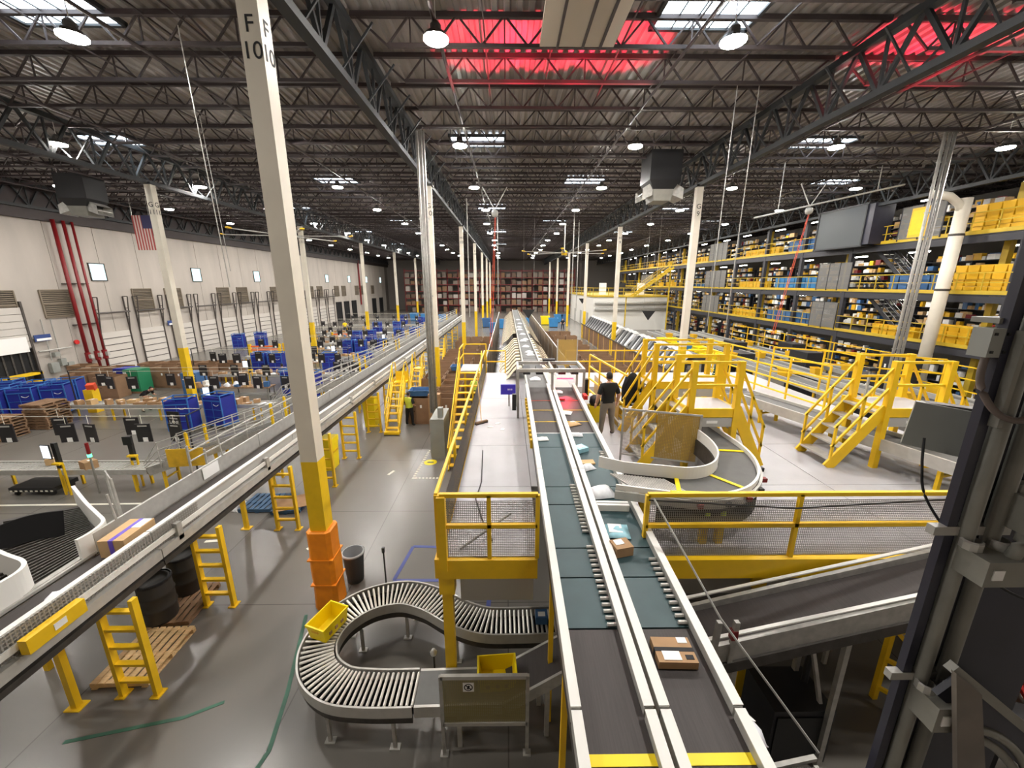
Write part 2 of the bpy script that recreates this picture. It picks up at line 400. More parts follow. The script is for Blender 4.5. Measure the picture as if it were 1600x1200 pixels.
o = tag(MB().box((-32.2, 25.6, 3.05), (.06, 2.5, 1.0)).build('hanging_sign', PAPER), 'blank white banner hung over the open dock doorway', 'sign')
for yy, w in ((78.2, 2.3), (82, 2.3), (86, 2.3), (99, 2.6), (104.5, 2.6)):
    d = thing('door_%d' % dn, 'dark open dock doorway far along the white wall', 'door', (-32.5, yy, 0), 0, 'dark far dock doorways'); d['kind'] = 'structure'; dn += 1
    MB().box((.04, 0, 1.7), (.06, w, 3.4)).build('opening_shade', MATS['painted_doorway_dark'], d)  # darkness of the open doorway painted as a flat near-black panel
    for s in (-1, 1): MB().box((.1, s * w / 2, 1.75), (.12, .14, 3.5)).build('jamb', BLKM, d)
    MB().box((.1, 0, 3.5), (.12, w + .2, .14)).build('header', BLKM, d)
for i, yy in enumerate((30.35, 31.05, 31.65)):
    t = thing('sprinkler_riser', 'dark red sprinkler riser pipe on white wall, %s of three' % nth(i), 'pipe', (-32.1, yy, 0), 0, 'red sprinkler risers')
    MB().tube([(0, 0, .4), (0, 0, 11.4)], .12 - .02 * i, 10).build('pipe', REDP, t, True)
    MB().tube([(0, 0, 1.2), (0, 0, 1.9)], .17, 10).build('valve', REDP, t)
    MB().box((.2, 0, 1.6), (.25, .2, .3)).build('gauge_box', LGREY, t)
    for z in (4.0, 7.0): MB().box((-.2, 0, z), (.3, .4, .06)).build('bracket', DKSTEEL, t)
t = thing('wall_pipe_drop', 'dark red sprinkler pipe drop far along the white wall', 'pipe', (-32.3, 90, 0))
MB().tube([(0, 0, 2.5), (0, 0, 12)], .16, 8).build('pipe', REDP, t)
MB().box((-.1, 0, 6), (.2, .5, .1)).build('bracket', DKSTEEL, t)
for yy, m, lb in ((27.9, 'blue', 'small blue and white dock sign beside the open doorway'), (38.9, 'blue', 'small blue and white dock sign between two dock doors')):
    o = tag(MB().box((-32.3, yy, 3.35), (.05, 1.0, .45)).build('dock_sign', mat('sign_blue', (46, 70, 130), .5)), lb, 'sign')
    MB().box((-32.27, yy + .05, 3.24), (.02, .9, .16)).build('white_strip', PAPER, o)
t = thing('wall_control_panel', 'cluttered grey control boxes and conduits beside the red risers', 'control panel', (-32.4, 28.6, 0))
for dy, z, w, h in ((-.5, 1.2, .5, .7), (.1, 1.5, .35, .5), (.55, 1.1, .4, .6), (-.2, 2.1, .3, .3)): MB().box((.12, dy, z), (.24, w, h)).build('box', GREYB, t)
for dy in (-.5, .1): MB().tube([(.08, dy, 1.7), (.08, dy, 4.6)], .035, 6).build('conduit', STEEL, t)
MB().tube([(.15, -1.2, 2.45), (.15, .9, 2.45)], .05, 6).build('conduit', STEEL, t)
o = tag(MB().tube([(-32.35, 30, 2.75), (-32.25, 30, 2.75)], .17, 12).build('fire_alarm', REDB), 'round red fire alarm bell on the white wall', 'alarm')
# ---------------------------------------------------------------- lamps
lp = thing('high_bay_lamp', 'x', 'lamp', (0, 0, 12.6), 0, 'high bay ceiling lamps')
MB().lathe([(0, -.1), (.26, -.1), (.29, -.08), (.29, -.055), (.2, -.05), (0, -.05)], n=12).build('lens', LENS, lp)
MB().lathe([(0, -.045), (.3, -.045), (.24, .05), (.13, .1), (.13, .22), (.06, .3), (0, .3)], n=12).build('housing', DKSTEEL, lp)
MB().tube([(0, 0, .3), (0, 0, 1.1)], .012, 5).build('cord', WHITE, lp)
seal(lp); first = True
LX = (-26.3, -18.4, -10.05, -1.95, 5.35, 13.5, 21.0); LN = ('far left', 'left', 'centre left', 'middle', 'centre right', 'right', 'far right')
for i, x in enumerate(LX):
    for k in range(-1, 12):
        if (i == 0 and k < 1) or (k == -1 and i == 3): continue
        lb = 'glowing round high bay lamp, %s in the %s line of lamps' % (nth(k), LN[i]) if k >= 0 else 'high bay lamp over the viewpoint, out of frame, %s line of lamps' % LN[i]
        xx = x + (.3 if (i + k) % 3 == 0 else 0)
        if first: lp.location = (xx, 11 + 7.4 * k, 12.6); lp['label'] = lb; first = False
        else: dup(lp, (xx, 11 + 7.4 * k, 12.6), 0, lb)
# ---------------------------------------------------------------- hung from the roof
t = thing('ceiling_duct_panel', 'beige flat duct panel hung under the red-lit roof deck', 'duct', (1.8, 10.2, 12.9))
MB().span((-.95, -1.8, 0), (.95, 1.8, .12)).build('panel', mat('beige_duct', (190, 180, 164), .6), t)
for x in (-.5, .15, .6): MB().box((x, 0, -.03), (.06, 3.6, .05)).build('seam', JOIST, t)
def air_unit(loc, rz, label):
    t = thing('air_unit', label, 'air unit', loc, rz)
    MB().box((0, 0, .7), (1.5, 1.5, 1.3)).build('housing', BLK, t)
    MB().prism([(-.75, -.75, .05), (.75, -.75, .05), (.5, -.6, -.35), (-.5, -.6, -.35)], (0, 1.4, 0)).build('plenum', BLK, t)
    for s in (-1, 1):
        b = MB(); b.add([(s * .5, -.5, 0), (s * .5, .5, 0), (s * 1.0, -.55, -.3), (s * 1.0, .55, -.3), (s * .5, -.5, -.6), (s * .5, .5, -.6), (s * 1.0, -.55, -.8), (s * 1.0, .55, -.8)],
                      [(0, 1, 3, 2), (4, 6, 7, 5), (0, 2, 6, 4), (1, 5, 7, 3)]); b.build('outlet', STEEL, t)
        MB().box((s * .98, 0, -.55), (.03, 1.0, .04)).build('grille', ALU, t)
    MB().prism([(-.5, -.62, -.35), (.5, -.62, -.35), (.42, -.5, -.85), (-.42, -.5, -.85)], (0, 1.1, 0)).build('drain_pan', GREY, t)
    for sx in (-1, 1):
        for sy in (-1, 1): MB().bar((sx * .7, sy * .7, 1.35), (sx * .7, sy * .7, 2.1), .04).build('hanger', GIRD, t)
air_unit((7.6, 21.5, 11.8), 0, 'dark hanging air unit with flared outlets near the right girder')
air_unit((-24.9, 25.6, 11.7), R(6), 'dark hanging air unit with flared outlets towards the white wall')
def fan(loc, rz, label):
    t = thing('ceiling_fan', label, 'fan', loc, rz)
    MB().lathe([(0, -.2), (.22, -.18), (.26, .1), (.1, .2), (0, .2)], n=12).build('hub', COLY, t)
    MB().tube([(0, 0, .2), (0, 0, 2.2)], .05, 8).build('down_rod', STEEL, t)
    for k in range(6):
        a = k * math.pi / 3; c, s = math.cos(a), math.sin(a)
        bl = MB().bar((.2 * c, .2 * s, 0), (3.5 * c, 3.5 * s, .02), .2, .03).build('blade', ALU, t)
        MB().bar((3.45 * c, 3.45 * s, .02), (3.65 * c, 3.65 * s, .06), .22, .06).build('tip', YEL, bl)
fan((-13.0, 25.2, 9.75), R(8), 'large six-blade ceiling fan with yellow tips before the white wall')
fan((4.6, 33.5, 9.4), R(20), 'large six-blade ceiling fan with yellow tips above the centre aisle')
t = thing('flag', 'faded red and white striped flag hung by the white wall', 'flag', (-26.6, 31.2, 9.4))
for k in range(13): MB().box((.1 * k - .6, 0, 1.2 if k > 5 else 1.2), (.1, .02, 2.4 if k < 7 else 1.5)).build('stripe', mat('flag_red', (150, 60, 58), .8) if k % 2 == 0 else mat('flag_white', (190, 172, 164), .8), t, loc=(0, 0, 0 if k < 7 else -.45))
for s in (-.6, .6): MB().bar((s, 0, 2.4), (s, 0, 3.7), .015).build('cord', STEEL, t)
MB().box((.35, 0, 1.95), (.7, .03, .9)).build('canton', mat('flag_blue', (52, 50, 84), .8), t)
# conduit drop
t = thing('conduit_drop', 'tall bundle of bright steel conduits dropping from roof to grey cabinet', 'conduit', (-3.3, 16.9, 0))
for dx, dy, r, z0 in ((0, 0, .06, .9), (.13, .03, .05, 1.2), (-.12, .04, .05, 1.4), (.06, -.1, .04, 1.7)): MB().tube([(dx, dy, z0), (dx, dy, 12.6)], r, 8).build('conduit', STEEL, t, True)
for z in (3, 6.5, 9.5): MB().box((0, .07, z), (.42, .05, .06)).build('strut', STEEL, t)
MB().tube([(0, 0, 12.6), (.15, 0, 12.75), (8.0, 0, 12.75)], .045, 6).build('cross_conduit', JOIST, t)
t = thing('conduit_ladder', 'pale steel conduit tray rising before the upper tower level', 'conduit', (18.3, 18.4, 0))
for dx in (0, .22, .42): MB().tube([(dx, 0, 0), (dx, 0, 13.2)], .06, 8).build('conduit', STEEL, t, True)
for z in range(4, 13): MB().box((.21, .06, z), (.5, .05, .05)).build('rung', STEEL, t)
def cord(x, y, z0, z1, dx, label):
    t = thing('cord_reel', label, 'cord reel', (x, y, 0))
    MB().lathe([(0, -.22), (.16, -.16), (.2, 0), (.16, .16), (0, .22)], (0, 0, z0), 10).build('reel', STEEL, t, True)
    for s in (-1, 1): MB().bar((0, 0, z0 + .2), (s * .7, 0, z0 + 1.4), .04).build('bracket', ALU, t)
    for k in range(2): MB().tube([(.05 * k, 0, z0 - .2), (dx * .5 + .1 * k, 0, (z0 + z1) / 2), (dx + .12 * k, 0, z1)], .014, 5).build('cord', ORC, t)
cord(-.7, 24.5, 10.9, 3.2, -.4, 'orange power cord hanging from ceiling reel above the aisle')
cord(17.1, 24.0, 11.0, 4.0, -1.0, 'orange power cord hanging from ceiling reel before the tower')
for i, (x, y, z0, z1, lb) in enumerate(((-8.0, 11.6, 13.1, 6.9, 'thin steel hanger wire left of column F 10'), (-11.5, 17, 13.1, 7.5, 'thin steel hanger wire far left of column F 10'), (7.2, 14.2, 13.1, 5.5, 'thin pale hanger wire above the walkway stairs'), (8.0, 14.4, 13.1, 5.5, 'second thin pale hanger wire above the walkway stairs'), (-18.0, 32, 12.5, 8, 'thin steel hanger wire beside column G 11'))):
    tag(MB().tube([(x, y, z0), (x + .05, y + .2, z1)], .014, 5).build('hanger_wire', STEEL), lb, 'wire')
for i, (x, y, z0, z1) in enumerate(((-2.9, 30.95, 13.1, 4.5), (5.8, 36.57, 13.1, 4.0), (7.2, 42.2, 13.1, 4.2), (-.9, 40.3, 13.1, 5))):
    tag(MB().tube([(x, y, z0), (x, y, z1)], .04, 6).build('drop_pipe', STEEL), 'slim steel pole dropping from roof above the aisle, %s away' % nth(i), 'pole', 'slim steel drop poles')
t = thing('suspended_tube_rail', 'pale horizontal tube rail hung under the roof near right girder', 'rail', (0, 0, 0))
MB().tube([(13.2, 22.6, 10.4), (21.5, 23.2, 12.2)], .05, 6).build('tube', ALU, t)
for x, y, z in ((14.5, 22.7, 10.7), (20, 23.1, 11.9)): MB().bar((x, y, z), (x, y, 13.1), .03).build('hanger', ALU, t)
# ---------------------------------------------------------------- builders for rails, stairs, conveyors
def railing(t, pts, h=1.05, rails=(1.0, .52), step=1.4, m=YEL, w=.05, nm='post'):
    pts = [Vector(p) for p in pts]
    for a, c in zip(pts, pts[1:]):
        n = max(1, round((c - a).length / step))
        for i in range(n + 1):
            p = a.lerp(c, i / n)
            if i == n and c != pts[-1]: continue
            MB().bar(p, p + Vector((0, 0, h)), w).build(nm, m, t)
        for f in rails: MB().bar(a + Vector((0, 0, h * f)), c + Vector((0, 0, h * f)), w).build('rail', m, t)
def stair(t, a, c, width, n, m=YEL, tread=ALU, hand=True, treadw=.26):
    """steps from foot a up to head c (centre line); width across"""
    a = Vector(a); c = Vector(c); d = c - a; hz = Vector((d.x, d.y, 0)).normalized(); s = Vector((-hz.y, hz.x, 0)) * width / 2
    for k in (-1, 1): MB().bar(a + s * k, c + s * k, .05, .24).build('stringer', m, t)
    for i in range(n):
        p = a.lerp(c, (i + .6) / n); b = MB(); e = s * .96; g = hz * treadw / 2
        b.prism([p - e - g, p + e - g, p + e + g, p - e + g], (0, 0, .04)); b.build('tread', tread, t)
    if hand:
        for k in (-1, 1):
            for hh in (.5, .95):
                MB().bar(a + s * k + Vector((0, 0, hh)), c + s * k + Vector((0, 0, hh)), .045).build('handrail', m, t)
            for f in (.03, .5, .97): p = a.lerp(c, f) + s * k; MB().bar(p, p + Vector((0, 0, .97)), .045).build('post', m, t)
def conveyor(t, p, q, width, belt=BELTK, side=ALU, sh=.2, lip=.06, sw=.05, legs=(), legm=STEEL, legz=0, nbelt=1):
    p = Vector(p); q = Vector(q); d = (q - p).normalized(); a = d.cross(Vector((0, 0, 1))).normalized()
    for i in range(nbelt):
        u = p.lerp(q, i / nbelt); v = p.lerp(q, (i + 1) / nbelt) - d * (.012 if nbelt > 1 else 0)
        MB().bar(u, v, width, .04).build('belt', belt, t)
    for k in (-1, 1):
        o = a * k * (width / 2 + sw / 2) + Vector((0, 0, lip - sh / 2))
        MB().bar(p + o, q + o, sw, sh).build('side_rail', side, t)
    for f in legs:
        c = p.lerp(q, f)
        for k in (-1, 1):
            g = c + a * k * width * .45
            MB().bar((g.x, g.y, legz), (g.x, g.y, g.z - .05), .07).build('leg', legm, t)
        MB().bar((c.x - a.x * width * .45, c.y - a.y * width * .45, (c.z + legz) * .5), (c.x + a.x * width * .45, c.y + a.y * width * .45, (c.z + legz) * .5), .05).build('cross_brace', legm, t)
def ribbon(path, off):
    P = [Vector(p) for p in path]; out = []
    for i, p in enumerate(P):
        d = P[min(i + 1, len(P) - 1)] - P[max(i - 1, 0)]; a = Vector((d.y, -d.x, 0)).normalized(); out.append(p + a * off)
    return out
def smooth_path(pts, n=6):
    P = [Vector(p) for p in pts]; out = []
    for i in range(len(P) - 1):
        p0 = P[max(i - 1, 0)]; p1 = P[i]; p2 = P[i + 1]; p3 = P[min(i + 2, len(P) - 1)]
        for k in range(n):
            t = k / n; out.append(.5 * ((2 * p1) + (p2 - p0) * t + (2 * p0 - 5 * p1 + 4 * p2 - p3) * t * t + (3 * p1 - p0 - 3 * p2 + p3) * t ** 3))
    return out + [P[-1]]
def tote_mesh(w, d, h, m, name='shell'):
    """open crate with sloping sides, rim and inner floor"""
    b = MB(); k = .86
    def ring(f, z, g=1): return [(sx * w / 2 * f * g, sy * d / 2 * f * g, z) for sx, sy in ((-1, -1), (1, -1), (1, 1), (-1, 1))]
    R_ = [ring(k, 0), ring(.97, h * .86), ring(1.03, h * .86), ring(1.03, h), ring(.94, h), ring(k * .95, .03)]
    b.add([p for r in R_ for p in r], [(i * 4 + j, i * 4 + (j + 1) % 4, i * 4 + 4 + (j + 1) % 4, i * 4 + 4 + j) for i in range(5) for j in range(4)] + [(3, 2, 1, 0), (20, 21, 22, 23)])
    return b.mesh(name, m)

# ---------------------------------------------------------------- mezzanine walkway
DECK = mat('deck_plate', (176, 175, 178), .42, var=.1, scale=1.2)
t = thing('mezzanine_walkway', 'pale grey mezzanine walkway deck edged with yellow beams', 'platform', (0, 0, 0))
for i in range(6):
    for j in range(4):
        if j == 1 and i == 0: continue
        xs = (-1.0, .48, 2.2, 6.6, 11.2); MB().span((xs[j] + .006, 5.25 + i * 2.15 + .006, 2.87), (xs[j + 1] - .006, 5.25 + (i + 1) * 2.15 - .006, 2.95)).build('deck_panel', DECK, t)
for a, c in (((-1.05, 5.18, 2.6), (.45, 5.3, 2.93)), ((2.2, 5.15, 2.6), (11.2, 5.27, 2.93)), ((-1.12, 5.2, 2.6), (-1.0, 18.2, 2.93)), ((-1, 18.1, 2.6), (11.2, 18.2, 2.93)), ((11.1, 5.2, 2.6), (11.2, 18.2, 2.93))):
    MB().span(a, c).build('edge_beam', YEL, t)
for a, c in (((-.75, 5.3, 2.1), (.4, 5.36, 2.62)), ((2.3, 5.35, 2.15), (7, 5.4, 2.6))): MB().span(a, c).build('fascia_panel', LGREY, t)
for x, y in ((-.95, 5.3), (4.0, 5.4), (8.5, 5.4), (-.95, 11.5), (-.95, 17.8), (4, 17.8), (8.5, 17.8), (11, 11.5)):
    MB().span((x - .08, y - .08, 0), (x + .08, y + .08, 2.6)).build('support_post', YEL, t)
    MB().box((x, y, 2.45), (.24, .2, .3)).build('bracket_plate', YEL, t)
g = thing('front_guard_rail', 'yellow guard rail with netting at the deck edge beside the twin conveyors', 'railing', (0, 0, 0))
railing(g, [(-1.0, 5.22, 2.95), (.44, 5.22, 2.95)], 1.06, step=.8, w=.06)
MB().box((-.28, 0, 3.42), (1.42, .01, .94)).build('netting', NET, g, loc=(0, 5.26, 0))
MB().span((-1.04, 5.15, 2.75), (-.92, 5.3, 4.0)).build('corner_post', YEL, g)
g = thing('front_guard_rail', 'long yellow guard rail with netting below the curved conveyor', 'railing', (0, 0, 0))
railing(g, [(2.05, 5.2, 2.95), (11.1, 5.2, 2.95)], 1.06, step=2.1, w=.06)
MB().box((6.6, 0, 3.42), (9.1, .01, .94)).build('netting', NET, g, loc=(0, 5.24, 0))
MB().tube([(2.05, 5.15, 3.95), (4.2, 5.12, 3.82), (6.4, 5.12, 3.95), (8.3, 5.12, 3.8)], .012, 5).build('cable', BLK, g)
g = thing('side_guard_rail', 'yellow guard rail with dark netting along the walkway stairs side', 'railing', (0, 0, 0))
railing(g, [(-1.06, 5.25, 2.95), (-1.06, 18.1, 2.95)], 1.05, rails=(1.0,), step=2.2)
MB().box((0, 11.7, 3.3), (.012, 12.8, .72)).build('netting', NETD, g, loc=(-1.02, 0, 0))
g = thing('rear_guard_rail', 'yellow guard rail across the far edge of the walkway, by the stairs', 'railing', (0, 0, 0))
railing(g, [(-1.0, 18.1, 2.95), (-.1, 18.1, 2.95)], 1.05, step=1)
g = thing('rear_guard_rail', 'yellow guard rail across the far deck edge before cardboard bins', 'railing', (0, 0, 0))
railing(g, [(2.7, 18.1, 2.95), (9.6, 18.1, 2.95)], 1.05, step=2.3)
s = thing('access_stairs', 'yellow steel stairs rising from the floor beside the walkway', 'stairs', (0, 0, 0))
stair(s, (-1.75, 14.0, 0), (-1.75, 18.6, 2.95), 1.05, 13, tread=YEL)
MB().span((-2.3, 18.6, 2.87), (-1.05, 20.2, 2.95)).build('landing', DECK, s)
railing(s, [(-2.27, 18.6, 2.95), (-2.27, 20.2, 2.95), (-1.1, 20.2, 2.95)], 1.05)
for x in (-2.2, -1.15): MB().bar((x, 20.1, 0), (x, 20.1, 2.9), .1).build('leg', YEL, s)

# ---------------------------------------------------------------- twin belt conveyors
def bz(y): return 3.1 + .0675 * (y - 2.4)
SE = (1.2, 2.44, 3.67, 4.42, 4.97, 6.02, 6.56, 8.12, 8.84, 9.52, 10.3, 11.04, 12.26)
ROL = MB().tube([(-.05, 0, 0), (.05, 0, 0)], .022, 6).mesh('side_roller', ALU)
for ci, (x0, x1, lb) in enumerate(((.66, 1.24, 'long belt conveyor nearer the netted guard rail, green and black belts'), (1.47, 2.06, 'long belt conveyor carrying parcels, green and black belts'))):
    t = thing('belt_conveyor', lb, 'conveyor', (0, 0, 0), 0, 'twin belt conveyors')
    xm = (x0 + x1) / 2
    for a, c in zip(SE, SE[1:]):
        m = BELTG if 3.6 < a < 8.8 else BELTK
        o = MB().bar((xm, a + .012, bz(a)), (xm, c - .012, bz(c)), x1 - x0, .04).build('belt', m, t)
        if m is BELTG: o['label'] = 'dark green belt section'
    for y, m in ((2.44, YELB), (8.84, PAPER), (9.52, COLY), (10.3, COLY), (11.04, ORC)):
        MB().box((xm, y, bz(y) + .012), (x1 - x0, .09 if y < 3 else .03, .025)).build('seam_bar', m, t)
    for k, (e, h, wd) in enumerate(((x0 - .045, .19, .085), (x1 + .045, .17, .085))):
        for a, c in ((1.2, 2.75), (2.78, 7.0), (7.02, 12.3)):
            MB().bar((e, a, bz(a) + .03), (e, c, bz(c) + .03), wd, h).build('side_rail', ALU, t)
            MB().bar((e, a, bz(a) + .13), (e, c, bz(c) + .13), wd + .012, .012).build('rail_lip', WHITE, t)
        MB().bar((e, 1.2, bz(1.2) - .19), (e, 12.3, bz(12.3) - .19), .06, .2).build('frame', DKSTEEL, t)
    rng = [(3.7, 5.0), (5.3, 6.6)] if ci == 0 else [(3.72, 4.75), (7.3, 7.9)]
    for a, c in rng:
        y = a
        while y < c: inst('side_roller', ROL, t, (x1 - .06, y, bz(y) + .045)); y += .09
    for y in (2.2, 3.6, 5.0, 7.5, 10, 12): 
        z0 = 2.95 if y > 5.3 else 0
        for e in (x0, x1): MB().bar((e, y, z0), (e, y, bz(y) - .25), .07).build('leg', YEL if ci == 0 else STEEL, t)
    if ci == 0:
        for k in range(12): MB().box((x0 - .11, 8.6 + k * .25, bz(8.6 + k * .25) - .12), (.06, .12, .2)).build('drive_pod', YEL, t)
MB().bar((1.35, 2.4, bz(2.4) - .12), (1.35, 12.2, bz(12.2) - .12), .06, .1).build('cable_tray', COLY, t)

def parcel(x, y, dx, dy, dz, rz, m, label, z=None, lab=None, tape=None, cat='parcel', soft=False, grp='parcels on the belt conveyors'):
    z = bz(y) + .024 if z is None else z
    t = thing('parcel', label, cat, (x, y, z), rz, grp)
    b = MB()
    if soft:
        n = 5; V = []; F = []
        for i in range(n):
            for j in range(n):
                u, v = i / (n - 1) - .5, j / (n - 1) - .5; e = (1 - (2 * abs(u)) ** 3) * (1 - (2 * abs(v)) ** 3)
                V.append((u * dx, v * dy, .008 + dz * e * (.8 + .3 * random.random())))
        for i in range(n):
            for j in range(n): V.append((V[i * n + j][0], V[i * n + j][1], 0))
        N = n * n
        for i in range(n - 1):
            for j in range(n - 1):
                q = (i * n + j, i * n + j + 1, (i + 1) * n + j + 1, (i + 1) * n + j); F += [q, tuple(N + k for k in reversed(q))]
        for i in range(n - 1):
            for a, c in ((i, i + 1), (N - n + i, N - n + i + 1), (i * n, i * n + n), (i * n + n - 1, i * n + 2 * n - 1)): F.append((a, c, c + N, a + N))
        b.add(V, F); b.build('pouch', m, t, True)
    else: b.box((0, 0, dz / 2), (dx, dy, dz)).build('box', m, t)
    top = dz + .003 if not soft else dz * 1.02
    if tape: MB().box((0, 0, dz / 2), (dx + .006, dy * .16, dz + .006)).build('tape', tape, t)
    if lab: MB().box((dx * lab[0], dy * lab[1], top), (dx * lab[2], dy * lab[3], .006)).build('label', PAPER, t)
    return t
p = parcel(1.74, 3.34, .4, .3, .085, R(-2), KRAFT, 'flat brown carton with dark tape nearest on parcel belt', lab=(-.12, -.25, .45, .34), tape=INK)
MB().box((.12, .11, .088), (.1, .07, .006)).build('stamp', PAPER, p); MB().box((.13, -.09, .088), (.08, .05, .006)).build('mark', INK, p)
parcel(1.61, 4.88, .26, .22, .14, R(14), KRAFT, 'small brown carton with white and blue label on green belt', lab=(-.1, .15, .5, .5))
parcel(1.68, 5.32, .34, .36, .03, R(-6), POLYB, 'white and pale blue mailer beside small brown carton', soft=True, lab=(-.1, .1, .6, .6))
parcel(1.74, 5.88, .52, .14, .11, R(-3), PAPER, 'long white carton with dark print lying across belt', tape=GREY)
parcel(1.66, 6.35, .46, .4, .12, R(10), POLY, 'large puffy white mailer behind long white carton', soft=True)
parcel(1.58, 7.2, .3, .2, .09, R(25), POLY, 'crumpled silver-white mailer by the roller merge', soft=True)
parcel(1.6, 7.42, .32, .18, .03, R(4), KRAFTL, 'flat tan envelope tucked behind crumpled white mailer')
parcel(1.57, 7.95, .26, .24, .09, R(30), POLYB, 'pale blue carton halfway along parcel belt', lab=(.05, .05, .6, .6))
parcel(1.58, 8.72, .36, .22, .04, R(-4), POLY, 'white mailer at the start of the green belt', soft=True, lab=(0, 0, .6, .6))
parcel(1.62, 9.36, .36, .28, .04, R(28), KRAFTL, 'tan padded envelope lying askew on dark belt', soft=True, lab=(.1, .1, .3, .4))
parcel(1.55, 10.1, .34, .28, .04, R(-18), PAPER, 'white paper mailer on dark belt before red light', soft=True)
parcel(1.56, 11.1, .2, .14, .05, R(5), REDB, 'small parcel under the red scanner light')  # red scanner glow is put into the parcel's colour
parcel(1.56, 11.75, .28, .2, .08, R(-8), POLY, 'white mailer just leaving the scanner frame', soft=True)
parcel(.8, 8.52, .26, .22, .03, R(6), PAPER, 'lone white mailer on the emptier belt conveyor', soft=True)
p = parcel(2.2, 2.72, .16, .3, .1, R(30), POLY, 'clear plastic bag of papers hanging by conveyor edge', z=3.02, soft=True, lab=(0, .2, .7, .4)); p.rotation_euler[1] = R(40)

# scanner gantry
t = thing('scanner_gantry', 'steel scanner frame straddling both belts with red light', 'scanner', (0, 0, 0))
for x in (.32, 2.32):
    for y in (11.7, 12.9): MB().bar((x, y, 2.95), (x, y, 4.5), .07).build('post', STEEL, t)
for y in (11.7, 12.9): MB().bar((.3, y, 4.46), (2.34, y, 4.46), .08, .1).build('beam', ALU, t)
for x in (.32, 1.36, 2.32): MB().bar((x, 11.7, 4.46), (x, 12.9, 4.46), .07, .09).build('beam', ALU, t)
for x in (.6, 1.0, 1.7, 2.1): MB().box((x, 12.3, 4.35), (.22, .5, .2)).build('camera_head', BLKM, t)
MB().box((.2, 11.6, 3.5), (.12, .14, .5)).build('control_box', BLK, t); MB().box((2.42, 11.9, 3.9), (.12, .2, .5)).build('control_box', BLKM, t)
MB().bar((1.36, 11.7, 3.75), (1.36, 11.7, 4.4), .07).build('post', STEEL, t)
MB().box((2.3, 11.3, 3.75), (.1, .3, .12)).build('red_scanner', REDB, t)
RED = emission('red_scan_light', (255, 20, 36), 14.0)
MB().box((1.75, 11.72, 4.2), (.5, .03, .03)).build('red_light_bar', RED, t)
MB().box((1.35, 12.8, 4.58), (.4, .2, .06)).build('lamp_housing', BLKM, t)
def red_spot(loc, e, ang, tgt):
    d = bpy.data.lights.new('red_scan_lamp', 'SPOT'); d.energy = e; d.color = (1, .03, .08); d.spot_size = R(ang); d.spot_blend = .35; d.shadow_soft_size = .05
    o = bpy.data.objects.new('red_scan_lamp', d); COL.objects.link(o); o.location = loc
    o.rotation_euler = (Vector(tgt) - Vector(loc)).to_track_quat('-Z', 'Y').to_euler(); return o
for tx in (-.6, 1.2, 3.2): red_spot((1.4, 12.8, 4.65), 15000, 20, (tx, 13.7, 13.7)).parent = t
red_spot((1.75, 11.7, 4.15), 60, 40, (1.75, 11.1, 3.7)).parent = t
o = tag(MB().box((.02, 12.9, 3.55), (.5, .1, .34)).build('violet_monitor', PURP), 'violet screen with three white marks beside the scanner frame', 'monitor')
for k in range(3): MB().box((.02 + k * .06, 12.84, 3.56), (.03, .01, .05)).build('mark', PAPER, o)
MB().bar((.05, 12.95, 2.95), (.05, 12.95, 3.4), .05).build('stand', STEEL, o)

# yellow bin with black bag; broom; mat; cable on deck
t = thing('yellow_bin', 'yellow bin lined with black bag standing behind the worker', 'bin', (2.62, 11.4, 2.95))
inst('shell', tote_mesh(.36, .32, .5, YELB), t)
MB().lathe([(.12, .5), (.17, .6), (.15, .75), (.06, .82), (0, .83)], n=10).build('black_bag', BLK, t, True)
t = thing('push_broom', 'push broom leaning on netting above the walkway', 'broom', (-.78, 11.2, 2.95))
MB().bar((0, 0, .06), (-.25, 1.9, 1.1), .025).build('handle', KRAFTL, t)
MB().box((0, 0, .05), (.42, .08, .06), R(38)).build('head', WOODO, t); MB().box((0, 0, .015), (.42, .09, .03), R(38)).build('bristles', BLK, t)
tag(MB().box((3.2, 15.0, 2.957), (1.1, .9, .014)).build('floor_mat', mat('grey_mat', (104, 96, 90), .9)), 'dark grey rubber mat on pale deck beyond scanner frame', 'mat')
tag(MB().tube([(-.62, 9.2, 2.965), (-.55, 7.6, 2.965), (-.62, 6.9, 2.965), (-.4, 6.0, 2.965), (-.25, 5.6, 2.965)], .012, 5).build('deck_cable', BLK), 'thin cable trailing along pale walkway deck', 'cable')
o = tag(MB().bar((.05, 6.1, 3.15), (-.75, 5.4, 2.97), .025).build('pole', GREY), 'grey metal pole leaning inside the netted guard rail', 'pole')
for k, (x, y) in enumerate(((-.5, 10.9), (-.3, 11.2), (-.15, 10.7))): tag(MB().box((x, y, 2.956), (.16, .1, .008), k * .7).build('paper_scrap', PAPER), 'white paper scrap by the broom, %s of three' % nth(k), 'scrap', 'paper scraps on the deck')

